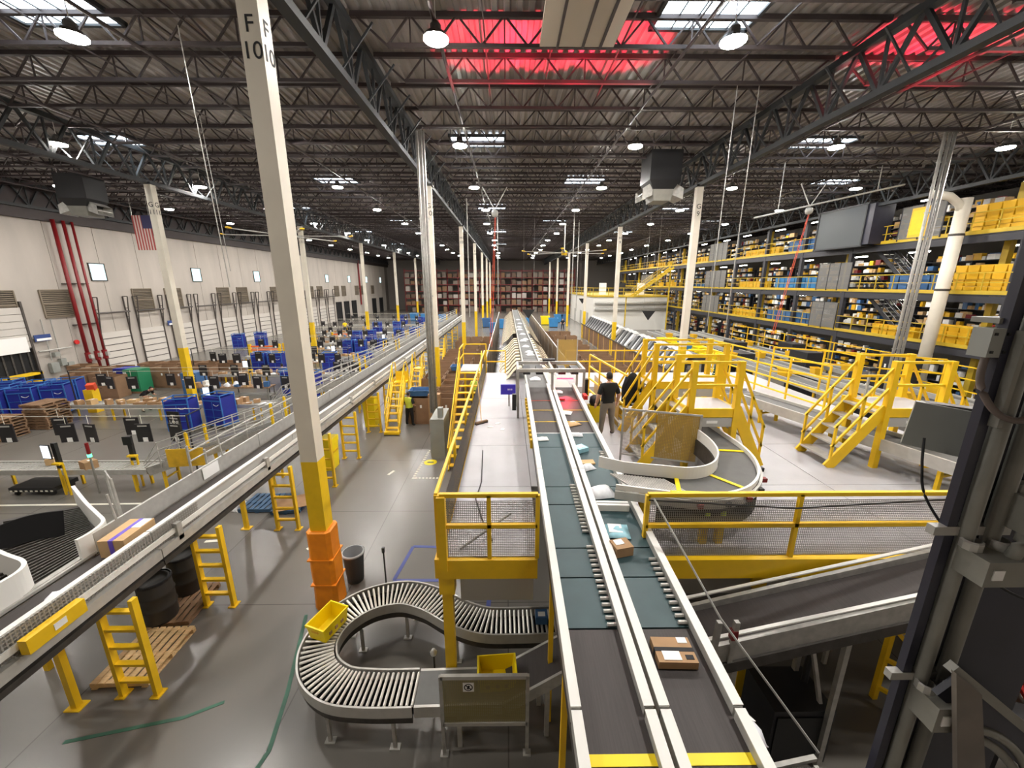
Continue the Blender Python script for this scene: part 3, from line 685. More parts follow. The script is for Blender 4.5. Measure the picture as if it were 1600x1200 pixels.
# ---------------------------------------------------------------- curved merge conveyor
t = thing('curved_conveyor', 'curved belt conveyor with white guards sweeping round to the deck', 'conveyor', (0, 0, 0))
path = smooth_path([(1.95, 6.25, 3.68), (2.5, 5.98, 3.74), (3.1, 5.82, 3.76), (3.7, 6.02, 3.76), (4.15, 6.55, 3.76), (4.38, 7.3, 3.76), (4.42, 8.4, 3.74), (4.45, 10.6, 3.72)], 6)
n1 = 9
MB().strip(ribbon(path[n1:], -.3), ribbon(path[n1:], .3), (0, 0, -.04)).build('belt', BELTD, t)
gp = [Vector((1.7, 6.82, 3.66))] + ribbon(path, -.31); MB().strip(gp, ribbon(gp, -.03), (0, 0, .22)).build('inner_guard', WHITE, t)
MB().strip(ribbon(path, .31), ribbon(path, .35), (0, 0, .09)).build('outer_guard', WHITE, t)
A = [p - Vector((0, 0, .14)) for p in ribbon(path, .36)]; B_ = [p - Vector((0, 0, .14)) for p in ribbon(path, .4)]
MB().strip(A, B_, (0, 0, .14)).build('outer_frame', ALU, t)
A = [p - Vector((0, 0, .5)) for p in ribbon(path[6:40], .34)]; B_ = [p - Vector((0, 0, .5)) for p in ribbon(path[6:40], .36)]
MB().strip(A, B_, (0, 0, .36)).build('black_skirt', RUB, t)
A = [p - Vector((0, 0, .35)) for p in ribbon(path, -.33)]; B_ = [p - Vector((0, 0, .35)) for p in ribbon(path, -.36)]
MB().strip(A, B_, (0, 0, .34)).build('inner_frame', DKSTEEL, t)
for i in range(18):
    p = path[0].lerp(path[n1], i / 18); MB().bar(p + Vector((-.1, .26, 0)), p + Vector((.16, -.26, 0)), .03).build('roller', STEEL, t)
for i in (9, 18, 30): 
    a, c = ribbon(path, -.3)[i], ribbon(path, .3)[i]; MB().bar(a + Vector((0, 0, .012)), c + Vector((0, 0, .012)), .07, .01).build('yellow_seam', YELB, t)
for i in (11, 14, 17, 20, 23, 26): p = ribbon(path, .42)[i]; MB().box((p.x, p.y, p.z - .06), (.08, .08, .07)).build('sensor', REDP if i % 2 else BLK, t)
for x, y in ((3.12, 5.55), (3.38, 5.56)):
    MB().span((x - .05, y - .05, 2.95), (x + .05, y + .05, 3.45)).build('leg', COLY, t); MB().lathe([(.05, 0), (.05, .05), (0, .06)], (x, y - .06, 3.48), 8).build('foot_knob', mat('lime_knob', (190, 220, 40), .5), t)
for x, y in ((4.4, 9.2), (4.1, 6.4), (2.3, 6.1)): MB().bar((x, y, 2.95), (x, y, 3.6), .08).build('leg', YEL, t)
for x, y in ((3.15, 6.75), (3.75, 6.95)): tag(MB().lathe([(0, .0), (.13, 0), (.13, .3), (.11, .38), (0, .4)], (x, y, 2.95), 12).build('drive_motor', GREY, None, True), 'grey drive motor inside the conveyor curve, %s the wire mesh panel' % ('left under' if x < 3.5 else 'below the end of'), 'motor')
MB().bar((2.55, 5.6, 3.83), (4.0, 5.55, 3.8), .03).build('yellow_rod', YELB, t)
# wire mesh guard standing by the curve
t = thing('mesh_guard', 'tan wire mesh guard panel on posts inside the conveyor curve', 'guard', (2.6, 8.45, 2.95), math.atan2(-.5, 1.5))
for x in (0, 1.6): MB().bar((x, 0, 0), (x, 0, 1.35), .045).build('post', STEEL, t)
for z in (.25, 1.33): MB().bar((0, 0, z), (1.6, 0, z), .035).build('frame_bar', ALU, t)
MB().box((1.15, 0, .79), (.85, .012, 1.04)).build('tan_mesh', TANMESH, t); MB().box((.36, 0, .79), (.68, .008, 1.04)).build('open_mesh', NET, t)
# crossovers
def crossover(t, x0, x1, y0, y1, z, left=None, right=None, legs=True, rail_front=True):
    MB().span((x0, y0, z - .04), (x1, y1, z)).build('platform', DECK, t)
    for a, c in (((x0, y0 - .04, z - .2), (x1, y0, z)), ((x0, y1, z - .2), (x1, y1 + .04, z)), ((x1, y0, z - .2), (x1 + .04, y1, z)), ((x0 - .04, y0, z - .2), (x0, y1, z))): MB().span(a, c).build('edge_beam', YEL, t)
    MB().span((x0 + .05, y0 - .03, z - .42), (x1 - .05, y0, z - .21)).build('name_panel', LGREY, t)
    MB().span(((x0 + x1) / 2 - .12, y0 - .035, z - .34), ((x0 + x1) / 2 + .12, y0 - .03, z - .28)).build('maker_plate', PAPER, t)
    for x in (x0, x1):
        for y in (y0, y1): MB().span((x - .06, y - .06, 2.95), (x + .06, y + .06, z + 1.05)).build('corner_post', YEL, t)
    for y in (y0, y1):
        if y == y0 and not rail_front: continue
        for h in (.52, 1.02): MB().bar((x0, y, z + h), (x1, y, z + h), .05).build('rail', YEL, t)
    w = y1 - y0
    if left: stair(t, (left, (y0 + y1) / 2, 2.95), (x0, (y0 + y1) / 2, z), w, 5)
    if right: stair(t, (right, (y0 + y1) / 2, 2.95), (x1, (y0 + y1) / 2, z), w, 5)
t = thing('crossover_stairs', 'yellow crossover platform with stairs behind the wire mesh guard', 'stairs', (0, 0, 0)); crossover(t, 4.0, 5.0, 8.25, 9.1, 4.35, 3.0, 5.7)
t = thing('crossover_stairs', 'farther yellow crossover platform beside the hanging black jacket', 'stairs', (0, 0, 0)); crossover(t, 4.0, 5.9, 10.5, 11.4, 4.4, 3.2)
t = thing('crossover_stairs', 'yellow crossover platform with steep stairs left of the dark column', 'stairs', (0, 0, 0)); crossover(t, 8.3, 9.5, 8.2, 9.1, 4.35, 7.25, 10.4)
t = thing('deck_conveyor', 'low steel-sided belt conveyor passing under the crossover stairs', 'conveyor', (0, 0, 0))
conveyor(t, (7.6, 12.2, 3.55), (9.3, 6.0, 3.55), .7, BELTD, ALU, .26, .1, .06, (.15, .4, .8), COLY, 2.95)
MB().bar((9.9, 6.1, 3.2), (8.2, 12.2, 3.2), .06, .3).build('lower_frame', DKSTEEL, t)
t = thing('deck_conveyor', 'grey belt conveyor running behind the two crossover stairs', 'conveyor', (0, 0, 0))
conveyor(t, (4.6, 12.6, 3.5), (8.0, 12.4, 3.5), .7, BELTD, LGREY, .3, .1, .05, (.2, .8), YEL, 2.95)
t = thing('fence', 'yellow four-rail safety fence along the conveyor deck edge', 'fence', (0, 0, 0)); railing(t, [(9.3, 18.0, 2.95), (10.1, 12.0, 2.95)], 1.55, (1, .72, .44, .16), 1.35)
t = thing('fence', 'yellow safety fence behind the steep crossover stairs', 'fence', (0, 0, 0)); railing(t, [(10.6, 15.5, 2.95), (14.6, 12.8, 2.95)], 1.6, (1, .7, .4), 1.5)
for x, y in ((10.6, 15.5), (14.6, 12.8), (12.6, 14.15)): MB().bar((x, y, 0), (x, y, 2.95), .1).build('stilt', YEL, t)
t = thing('fence', 'tall yellow fence with amber panels left of hanging jacket', 'fence', (0, 0, 0)); railing(t, [(3.0, 14.2, 2.95), (3.35, 10.8, 2.95)], 1.55, (1, .72, .44, .16), 1.15)
MB().box((0, 12.5, 3.35), (.01, 3.3, .8)).build('amber_panel', AMBER, t, loc=(3.2, 0, 0), rz=0)
t = thing('mesh_barrier', 'tan mesh door panel on steel posts before cardboard bins', 'guard', (2.3, 18.0, 2.95))
for x in (0, .9): MB().bar((x, 0, 0), (x, 0, 1.6), .05).build('post', STEEL, t)
MB().box((.45, 0, .95), (.86, .012, 1.25)).build('tan_mesh', TANMESH, t)
t = thing('jacket', 'black jacket hung on the yellow fence near worker', 'jacket', (3.5, 10.75, 3.65))
b = MB(); prof = [(.2, 0), (.23, .3), (.21, .6), (.17, .8), (.08, .92), (.02, .95)]
b.lathe(prof, (0, 0, 0), 12); o = b.build('body', TSHIRT, t, True); o.scale = (1, .45, 1)
for s_ in (-1, 1): MB().tube([(s_ * .15, 0, .82), (s_ * .23, .02, .5), (s_ * .22, 0, .12)], .06, 8).build('sleeve', TSHIRT, t, True)
t = thing('artificial_tree', 'small dark green artificial fir tree with white baubles', 'tree', (7.0, 12.9, 2.95))
MB().tube([(0, 0, 0), (0, 0, 1.5)], .03, 6).build('trunk', WOODO, t)
for k in range(6): MB().lathe([(.3 - .04 * k, .25 + .2 * k), (.02, .62 + .2 * k)], n=9).build('branches', LEAF, t)
for k in range(16): a = k * 2.4; r = .28 - .013 * k; MB().lathe([(0, -.02), (.025, 0), (0, .02)], (r * math.cos(a), r * math.sin(a), .3 + .07 * k), 6).build('bauble', PAPER, t)

# ---------------------------------------------------------------- spiral roller conveyor on the floor
t = thing('roller_conveyor', 'S-shaped powered roller conveyor looping round on the floor', 'conveyor', (0, 0, 0))
path = smooth_path([(.95, 6.14, .85), (.2, 6.12, .85), (-.45, 6.14, .85), (-1.0, 6.35, .85), (-1.55, 6.68, .85), (-2.15, 6.85, .85), (-2.78, 6.68, .85), (-3.2, 6.25, .85), (-3.32, 5.72, .85), (-3.14, 5.25, .85), (-2.72, 4.95, .85), (-2.15, 4.87, .85), (-1.45, 4.87, .85)], 8)
RLM = MB().tube([(-.265, 0, 0), (.265, 0, 0)], .022, 8).mesh('roller', mat('bright_roller', (226, 222, 214), .35, .3))
L = [0]
for a, c in zip(path, path[1:]): L.append(L[-1] + (c - a).length)
s_ = 0
while s_ < L[-1]:
    i = max(k for k in range(len(L)) if L[k] <= s_); i = min(i, len(path) - 2); f = (s_ - L[i]) / (L[i + 1] - L[i])
    p = path[i].lerp(path[i + 1], f); d = path[i + 1] - path[i]
    inst('roller', RLM, t, p, math.atan2(d.y, d.x) + math.pi / 2); s_ += .083
for o_, nm in ((.29, 'outer_rail'), (-.29, 'inner_rail')):
    A = [p - Vector((0, 0, .16)) for p in ribbon(path, o_)]; B_ = [p - Vector((0, 0, .16)) for p in ribbon(path, o_ * 1.1)]
    MB().strip(A, B_, (0, 0, .2)).build(nm, ALU, t)
    A = [p - Vector((0, 0, .3)) for p in ribbon(path, o_ * .9)]; B_ = [p - Vector((0, 0, .3)) for p in ribbon(path, o_)]
    MB().strip(A, B_, (0, 0, .14)).build('drive_frame', DKSTEEL, t)
MB().strip([p - Vector((0, 0, .2)) for p in ribbon(path, -.25)], [p - Vector((0, 0, .2)) for p in ribbon(path, .25)], (0, 0, -.02)).build('drive_bed', RUB, t)
for i in (4, 22, 38, 52, 66, 80, 92):
    for o_ in (.24, -.24):
        p = ribbon(path, o_)[i]; MB().bar((p.x, p.y, .02), (p.x, p.y, .6), .05).build('leg', STEEL, t); MB().box((p.x, p.y, .01), (.16, .1, .02)).build('foot_plate', ALU, t)
for i in (10, 30, 60, 84): p = path[i]; MB().box((p.x, p.y, .52), (.24, .2, .18)).build('motor', BLKM, t)
t2 = thing('infeed_conveyor', 'black belt infeed conveyor behind the wire guard panel', 'conveyor', (0, 0, 0))
conveyor(t2, (-1.42, 4.87, .86), (-.1, 4.9, .86), .54, BELTD, ALU, .2, .02, .04, (.5,))
conveyor(t2, (-.1, 4.9, .86), (1.0, 5.1, 1.35), .54, BELTK, STEEL, .2, .02, .04, (.6,))
t = thing('sensor_post', 'thin black sensor post beside the roller loop', 'sensor', (-2.62, 7.25, 0)); MB().tube([(0, 0, 0), (0, 0, 1.55)], .016, 6).build('post', BLK, t); MB().box((0, 0, 1.58), (.05, .05, .12)).build('head', BLK, t); MB().box((0, 0, .01), (.16, .16, .02)).build('base', BLK, t)
t = thing('sensor_post', 'short sensor post with silver dome inside the roller loop', 'sensor', (-1.25, 5.35, 0)); MB().tube([(0, 0, 0), (0, 0, 1.0)], .016, 6).build('post', BLK, t); MB().lathe([(.05, 0), (.06, .04), (.03, .1), (0, .11)], (0, 0, .98), 10).build('dome', ALU, t, True); MB().box((0, 0, .01), (.14, .14, .02)).build('base', BLK, t)
t = thing('wire_guard', 'wire mesh guard panel with no-step sign by the belt', 'guard', (-.98, 4.52, 0))
for x in (0, 1.26): MB().bar((x, 0, 0), (x, 0, 1.52), .05).build('post', STEEL, t); MB().box((x, 0, .01), (.12, .1, .02)).build('foot_plate', ALU, t)
for z in (.62, 1.5): MB().bar((0, 0, z), (1.26, 0, z), .05, .06).build('frame_bar', ALU, t)
MB().box((.63, 0, 1.06), (1.2, .012, .84)).build('mesh', GUARDMESH, t)
sg = MB().box((.4, -.015, 1.33), (.16, .008, .16)).build('no_step_sign', PAPER, t)
b = MB(); n = 20
b.add([(.4 + r * math.cos(2 * math.pi * k / n), -.021, 1.33 + r * math.sin(2 * math.pi * k / n)) for r in (.05, .065) for k in range(n)], [(k, (k + 1) % n, n + (k + 1) % n, n + k) for k in range(n)])
b.bar((.36, -.021, 1.37), (.44, -.021, 1.29), .004, .014); b.bar((.39, -.021, 1.30), (.41, -.021, 1.36), .004, .03); b.build('prohibition_mark', INK, sg)
for x, y, z, rz, rx, lb in ((-3.28, 5.98, .875, R(70), 0, 'bright yellow tote riding on the roller loop'), (-.18, 4.95, .89, R(4), R(0), 'bright yellow tote on belt behind the wire guard')):
    t = thing('tote', lb, 'tote', (x, y, z), rz, 'yellow totes'); t.rotation_euler[0] = rx
    inst('shell', tote_mesh(.6, .4, .3, YELB), t)
    for sx in (-1, 1): MB().box((sx * .295, 0, .22), (.02, .14, .05)).build('handle', YELT, t)
    for k in (-1, 0, 1): MB().box((k * .14, -.185, .12), (.06, .02, .06)).build('vent', KRAFT, t)
parcel(.62, 6.12, .22, .2, .16, 0, BLUED, 'dark blue parcel with white label at end of rollers', z=.88, lab=(0, -.1, .6, .5))
t = thing('waste_bin', 'round grey waste bin behind the orange padded column', 'bin', (-3.72, 8.28, 0))
MB().lathe([(0, 0), (.19, 0), (.24, .72), (.26, .72), (.26, .76), (.22, .76), (.18, .05), (0, .05)], n=18).build('body', mat('bin_grey', (92, 94, 96), .6), t, True)
MB().lathe([(.225, .7), (.265, .74), (.27, .77), (.23, .78)], n=18).build('liner', sheer('bin_liner', (200, 204, 204), .7), t, True)
# floor markings
def tape(pts, w, m, label, nm='floor_tape'):
    b = MB()
    for a, c in zip(pts, pts[1:]): b.bar((*a, .004), (*c, .004), w, .004)
    return tag(b.build(nm, m), label, 'floor marking')
tape([(-2.78, 8.22), (-2.6, 9.5), (-1.5, 9.45)], .09, TAPEB, 'blue tape outline on concrete behind the sensor post')
tape([(-2.78, 8.22), (-1.3, 8.2)], .09, TAPEB, 'blue tape strip in front of the taped outline')
tape([(-.45, 7.3), (-.4, 8.3)], .1, TAPEB, 'short blue tape strip under the walkway')
tape([(-7.0, 4.75), (-5.4, 5.1), (-4.9, 5.35)], .06, TAPEG, 'worn green line passing the yellow ladder supports')
tape([(-3.9, 3.6), (-3.7, 4.6), (-3.9, 5.5), (-4.4, 7.2)], .07, TAPEG, 'worn green line curving past the roller loop')
tape([(-17, 11.73), (-8.2, 11.85)], .09, TAPEW, 'white painted line in front of the sorting lanes')
b = MB()
for k in range(14): y = 13.45 + k * .18; b.box((-3.5 + .008 * k, y, .004), (.1, .1, .005))
for k in range(8): b.box((-3.4 + k * .13, 13.45, .004), (.08, .1, .005)); b.box((-3.38 + k * .1, 15.95, .004), (.06, .1, .005))
tag(b.build('hazard_tape', TAPEW), 'white and black hazard tape box before the grey cabinet', 'floor marking')
o = tag(MB().lathe([(0, .006), (.26, .006), (.26, .002)], (-3.12, 14.8, 0), 20).build('floor_sticker', YELB), 'round yellow floor sticker inside the hazard tape box', 'sticker')
MB().bar((-3.25, 14.8, .008), (-2.99, 14.8, .008), .09, .004).build('symbol', TAPEG, o)
for k, (x, y, a) in enumerate(((-5.35, 9.55, .9), (-4.45, 13.9, 1.2), (-8.3, 9.8, .1))): tag(MB().box((x, y, .004), (.36, .1, .004), a).build('tape_mark', TAPEW), ('red and white tape scrap left of orange column', 'white tape mark on the floor beyond orange column', 'white tape mark under the long conveyor')[k], 'floor marking')
# cabinet at foot of conduit drop
t = thing('control_cabinet', 'grey electrical cabinet under the steel conduits by yellow stairs', 'cabinet', (-2.85, 15.9, 0))
MB().box((0, 0, .85), (.55, 1.5, 1.7)).build('body', GREYB, t)
for k in (-1, 1): d = MB().box((-.29, k * .37, .85), (.03, .7, 1.6)).build('door', GREYB, t); MB().box((-.32, k * .08, .9), (.03, .04, .2)).build('handle', BLK, d)
MB().box((.1, -.4, 1.9), (.2, .25, .4)).build('junction_box', GREYB, t)
t = thing('scanner_pole', 'slim scanner pole with red lamp behind the deck fence', 'scanner', (12.3, 13.0, 2.95)); MB().bar((0, 0, -2.95), (0, 0, 1.2), .06).build('pole', STEEL, t); MB().box((0, 0, 1.25), (.3, .25, .1)).build('head', BLKM, t)
for tx in (-1.0, .9): red_spot((0, 0, 1.33), 15000, 18, (tx, .3, 10.8)).parent = t
# ---------------------------------------------------------------- long elevated conveyor on ladder supports
t = thing('elevated_conveyor', 'long elevated conveyor with grey side guards running the hall length', 'conveyor', (0, 0, 0))
y0, y1 = 1.5, 62.0
for k in range(12):
    a = y0 + (y1 - y0) * k / 12; c = y0 + (y1 - y0) * (k + 1) / 12 - .02
    MB().span((-7.65, a, 2.06), (-6.72, c, 2.1)).build('belt', BELTK, t)
    MB().span((-6.7, a, 2.1), (-6.65, c, 2.52)).build('side_guard', LGREY if k % 3 else ALU, t)
    MB().span((-7.75, a, 2.1), (-7.7, c, 2.5 if k else 2.15)).build('side_guard', ALU, t)
    MB().span((-6.72, a, 2.515), (-6.62, c, 2.545)).build('guard_lip', WHITE, t)
    MB().span((-6.62, a, 1.98), (-6.5, c, 2.16)).build('frame', ALU, t); MB().span((-7.85, a, 1.96), (-7.75, c, 2.16)).build('frame', STEEL, t)
    MB().span((-6.6, a, 1.82), (-6.5, c, 1.92)).build('wire_duct', DKSTEEL, t)
MB().bar((-6.56, 1.5, 2.3), (-6.56, 62, 2.3), .03, .1).build('white_strip', WHITE, t)
MB().box((0, 4.6, 2.36), (.012, 6, .36)).build('netting', NETY, t, loc=(-6.58, 0, 0))
MB().box((-6.44, 4.7, 2.3), (.12, .75, .22)).build('drive_guard', YEL, t); 
MB().box((-6.375, 4.72, 2.31), (.008, .16, .1)).build('warning_label', PAPER, t)
for y in range(4, 60, 3):
    MB().box((-6.55, y, 2.25), (.1, .12, .36)).build('splice_plate', STEEL, t)
    MB().bar((-7.7, y, 2.5), (-7.75, y, 3.05), .03).build('guard_post', ALU, t)
for z in (2.8, 3.05): MB().bar((-7.74, 9, z), (-7.74, 60, z), .03).build('guard_rail', ALU, t)
ys = [5.5, 7.5, 10.35, 12.9, 15.25, 18.2, 21, 24, 27.5, 31, 35, 39, 44, 49]
for i, y in enumerate(ys):
    s = thing('ladder_support', 'yellow ladder-shaped support under the long elevated conveyor, %s from the near end' % nth(i), 'support', (-6.45, y, 0), 0, 'yellow ladder supports')
    for x in (-.3, .3): MB().bar((x, 0, .02), (x, 0, 2.0), .07, .11).build('upright', YEL, s); MB().box((x, 0, .01), (.16, .2, .02)).build('foot_plate', YEL, s)
    for z in (.32, .68, 1.04, 1.4, 1.76): MB().box((0, 0, z), (.6, .09, .05)).build('rung', YEL, s)
for i, (x, y) in enumerate(((-7.36, 5.3), (-7.7, 7.2), (-7.7, 10.4), (-7.7, 15.3), (-7.7, 21), (-7.7, 27.5))):
    s = thing('support_leg', 'plain yellow leg on the inner side of the elevated conveyor, %s along' % nth(i), 'support', (x, y, 0), 0, 'yellow conveyor legs')
    MB().bar((0, 0, .02), (0, 0, 1.98), .1).build('post', YEL, s); MB().box((0, 0, .01), (.26, .2, .02)).build('foot_plate', YEL, s)
p = parcel(-7.28, 6.75, .45, .72, .34, R(4), KRAFTL, 'large tan carton with violet tape riding the elevated conveyor', z=2.11, grp='parcels on the elevated conveyor')
MB().box((0, 0, .17), (.08, .73, .35)).build('tape', mat('violet_tape', (110, 86, 200), .4), p); MB().box((.12, .2, .343), (.16, .3, .006)).build('label', PAPER, p)
parcel(-7.2, 5.35, .2, .34, .14, R(20), POLY, 'crumpled silver bag on the elevated conveyor near end', z=2.11, soft=True, grp='parcels on the elevated conveyor')
o = tag(MB().box((-7.68, 9.5, 2.33), (.012, .55, .3)).build('notice_sheet', PAPER), 'white notice sheet taped to the conveyor side guard', 'notice')
# merge chute at the near end
t = thing('merge_conveyor', 'black skewed-roller merge conveyor with curved white guards', 'conveyor', (0, 0, 0))
MB().prism([(-10.8, 7.6, 2.12), (-7.75, 5.0, 2.1), (-7.75, 6.7, 2.1), (-9.6, 8.2, 2.12)], (0, 0, -.05)).build('bed', BELTK, t)
for i in range(26):
    f = i / 26; a = Vector((-10.6, 7.5, 2.14)).lerp(Vector((-7.8, 5.1, 2.12)), f); c = Vector((-9.5, 8.05, 2.14)).lerp(Vector((-7.8, 6.65, 2.12)), f); MB().bar(a, c, .035, .035).build('roller', DKSTEEL, t)
g1 = smooth_path([(-9.9, 8.3, 2.12), (-8.9, 7.6, 2.12), (-8.2, 7.15, 2.12), (-7.85, 6.9, 2.12), (-7.74, 6.6, 2.12), (-7.75, 6.3, 2.12)], 5)
MB().strip(ribbon(g1, -.03), ribbon(g1, .03), (0, 0, .42)).build('curved_guard', WHITE, t)
g2 = smooth_path([(-10.9, 6.9, 2.12), (-9.4, 6.25, 2.12), (-8.5, 5.9, 2.12), (-8.0, 5.72, 2.12), (-7.8, 5.5, 2.12), (-7.78, 5.1, 2.12), (-7.8, 4.2, 2.12)], 5)
MB().strip(ribbon(g2, -.03), ribbon(g2, .03), (0, 0, .45)).build('curved_guard', WHITE, t)
for x, y in ((-9.6, 7.9), (-10.3, 7.4), (-8.6, 6.0)): MB().bar((x, y, 0), (x, y, 2.06), .09).build('leg', YEL, t)
hood = smooth_path([(-10.2, 6.5, 2.3), (-9.8, 6.9, 2.48), (-9.45, 7.15, 2.54), (-9.1, 7.35, 2.5)], 4)
MB().strip(hood, [p + Vector((.25, -.3, -.36)) for p in hood], (.03, -.03, 0)).build('rubber_flap', RUB, t)
t = thing('corded_barrier', 'thin grey post frame with cords behind the merge conveyor', 'guard', (-8.0, 7.8, 2.1))
for x, y in ((-.55, .1), (-.1, -.25)): MB().bar((x, y, -2.1), (x - .1, y, 1.0), .04).build('post', STEEL, t)
MB().bar((-.65, .1, 1.0), (-.2, -.25, 1.0), .02).build('cord', STEEL, t)
for i, (x, y, z) in enumerate(((-7.75, 9.0, 3.2), (-7.75, 9.5, 2.9))): tag(MB().bar((x, y, 2.1), (x, y, z), .04).build('guard_post', STEEL), 'slim steel post on the conveyor side guard, %s behind the tan carton' % nth(i), 'post')
# barrels and pallets
for i, (x, y) in enumerate(((-7.35, 7.05), (-7.4, 7.85))):
    s = thing('barrel', ('ribbed black barrel on wooden pallet nearest the ladder support', 'second ribbed black barrel behind the first on pallet')[i], 'barrel', (x, y, .13), 0, 'black barrels')
    MB().lathe([(0, 0), (.27, 0), (.29, .05), (.3, .32), (.32, .34), (.3, .37), (.3, .62), (.32, .64), (.3, .67), (.29, .9), (.27, .95), (.24, .95), (.24, .9), (0, .9)], n=18).build('body', mat('barrel_plastic', (54, 52, 50), .55), s, True)
    MB().lathe([(.285, .9), (.31, .91), (.31, .96), (.285, .97)], n=18).build('rim', BLKM, s)
def pallet(loc, rz, label, m=WOOD, w=1.0, l=1.2, grp='pallets'):
    t = thing('pallet', label, 'pallet', loc, rz, grp); n = 7
    for k in range(n): MB().box(((k + .5) * w / n - w / 2, 0, .125), (w / n * .68, l, .02)).build('slat', m, t)
    for y in (-l / 2 + .05, 0, l / 2 - .05): MB().box((0, y, .07), (w, .07, .09)).build('stringer', m, t)
    for k in (0, 3, 6): MB().box(((k + .5) * w / n - w / 2, 0, .012), (w / n * .7, l, .02)).build('bottom_slat', m, t)
    return t
pallet((-6.95, 6.2, 0), R(2), 'empty light wooden pallet beside the nearest ladder support')
pallet((-7.25, 7.45, 0), R(6), 'wooden pallet carrying the two black barrels', WOODO, .95, 1.15)
pallet((-7.9, 11.7, 0), R(0), 'blue painted pallet half covered by brown cardboard', BLUEP, 1.2, 1.0)
pallet((-7.0, 11.6, 0), R(4), 'blue painted pallet under flat brown cardboard', BLUEP, .9, 1.0)
tag(MB().box((-7.0, 11.55, .15), (.95, .85, .012), R(25)).build('cardboard_sheet', KRAFT), 'flat brown cardboard sheet lying on blue pallets', 'cardboard')
seal(pallet((-23.6, 18.0, 0), 0, 'x', WOODO, 1.1, 1.2)); base_p = [o for o in COL.objects if o.get('label') == 'x'][0]
cnt = 0
for sx, sy, n, nm in ((-23.6, 17.7, 7, 'nearer'), (-23.2, 19.3, 9, 'taller')):
    for k in range(n):
        lb = 'weathered pallet, %s from the floor in the %s stack' % (nth(k), nm)
        if cnt == 0: base_p.location = (sx, sy, 0); base_p['label'] = lb; base_p['group'] = 'stacked pallets'
        else: dup(base_p, (sx + random.uniform(-.05, .05), sy + random.uniform(-.05, .05), k * .142), random.uniform(-.06, .06), lb)
        cnt += 1
# yellow wheeled bins and steps under the conveyor
def ybin(x, y, label, h=1.2):
    t = thing('wheeled_bin', label, 'bin', (x, y, 0), 0, 'yellow wheeled bins'); inst('body', tote_mesh(.6, .7, h, YELB), t)
    MB().box((0, 0, h + .02), (.62, .72, .06)).build('lid', YELB, t); MB().box((.31, 0, h * .6), (.02, .5, .06)).build('rib', YELT, t)
    for s in (-1, 1): MB().tube([(s * .22 - .03, .3, .09), (s * .22 + .03, .3, .09)], .09, 10).build('wheel', BLK, t)
ybin(-7.0, 14.4, 'bright yellow wheeled bin right behind column F 10'); ybin(-6.9, 19.2, 'bright yellow wheeled bin beside the rolling steps', 1.4)
t = thing('rolling_steps', 'yellow rolling warehouse steps with looped handrails', 'steps', (-5.5, 17.85, 0))
stair(t, (0, 0, .1), (0, 1.75, 2.1), .6, 7, YEL, YEL)
MB().box((0, 2.05, 2.1), (.62, .6, .05)).build('platform', YEL, t)
for x in (-.3, .3):
    MB().tube([(x, 1.75, 2.1), (x, 1.75, 3.0), (x, 1.85, 3.12), (x, 2.2, 3.12), (x, 2.33, 3.0), (x, 2.33, 0)], .025, 6).build('loop_rail', YEL, t)
MB().box((0, 2.33, 2.35), (.6, .03, .5)).build('back_panel', YEL, t); MB().box((0, .0, .12), (.72, .3, .12)).build('bumper', YEL, t)
t = thing('yellow_steps', 'yellow platform steps standing behind the rolling steps', 'steps', (-5.6, 23.0, 0)); stair(t, (0, 0, .1), (0, 1.4, 1.8), .6, 6, YEL, YEL); MB().box((0, 1.7, 1.8), (.62, .6, .05)).build('platform', YEL, t)
for x in (-.28, .28): MB().bar((x, 1.95, 0), (x, 1.95, 2.8), .05).build('leg', YEL, t)
t = thing('yellow_steps', 'yellow platform steps farther along the elevated conveyor', 'steps', (-5.4, 30.5, 0)); stair(t, (0, 0, .1), (0, 1.4, 1.8), .6, 6, YEL, YEL); MB().box((0, 1.7, 1.8), (.62, .6, .05)).build('platform', YEL, t)
for x in (-.28, .28): MB().bar((x, 1.95, 0), (x, 1.95, 2.8), .05).build('leg', YEL, t)

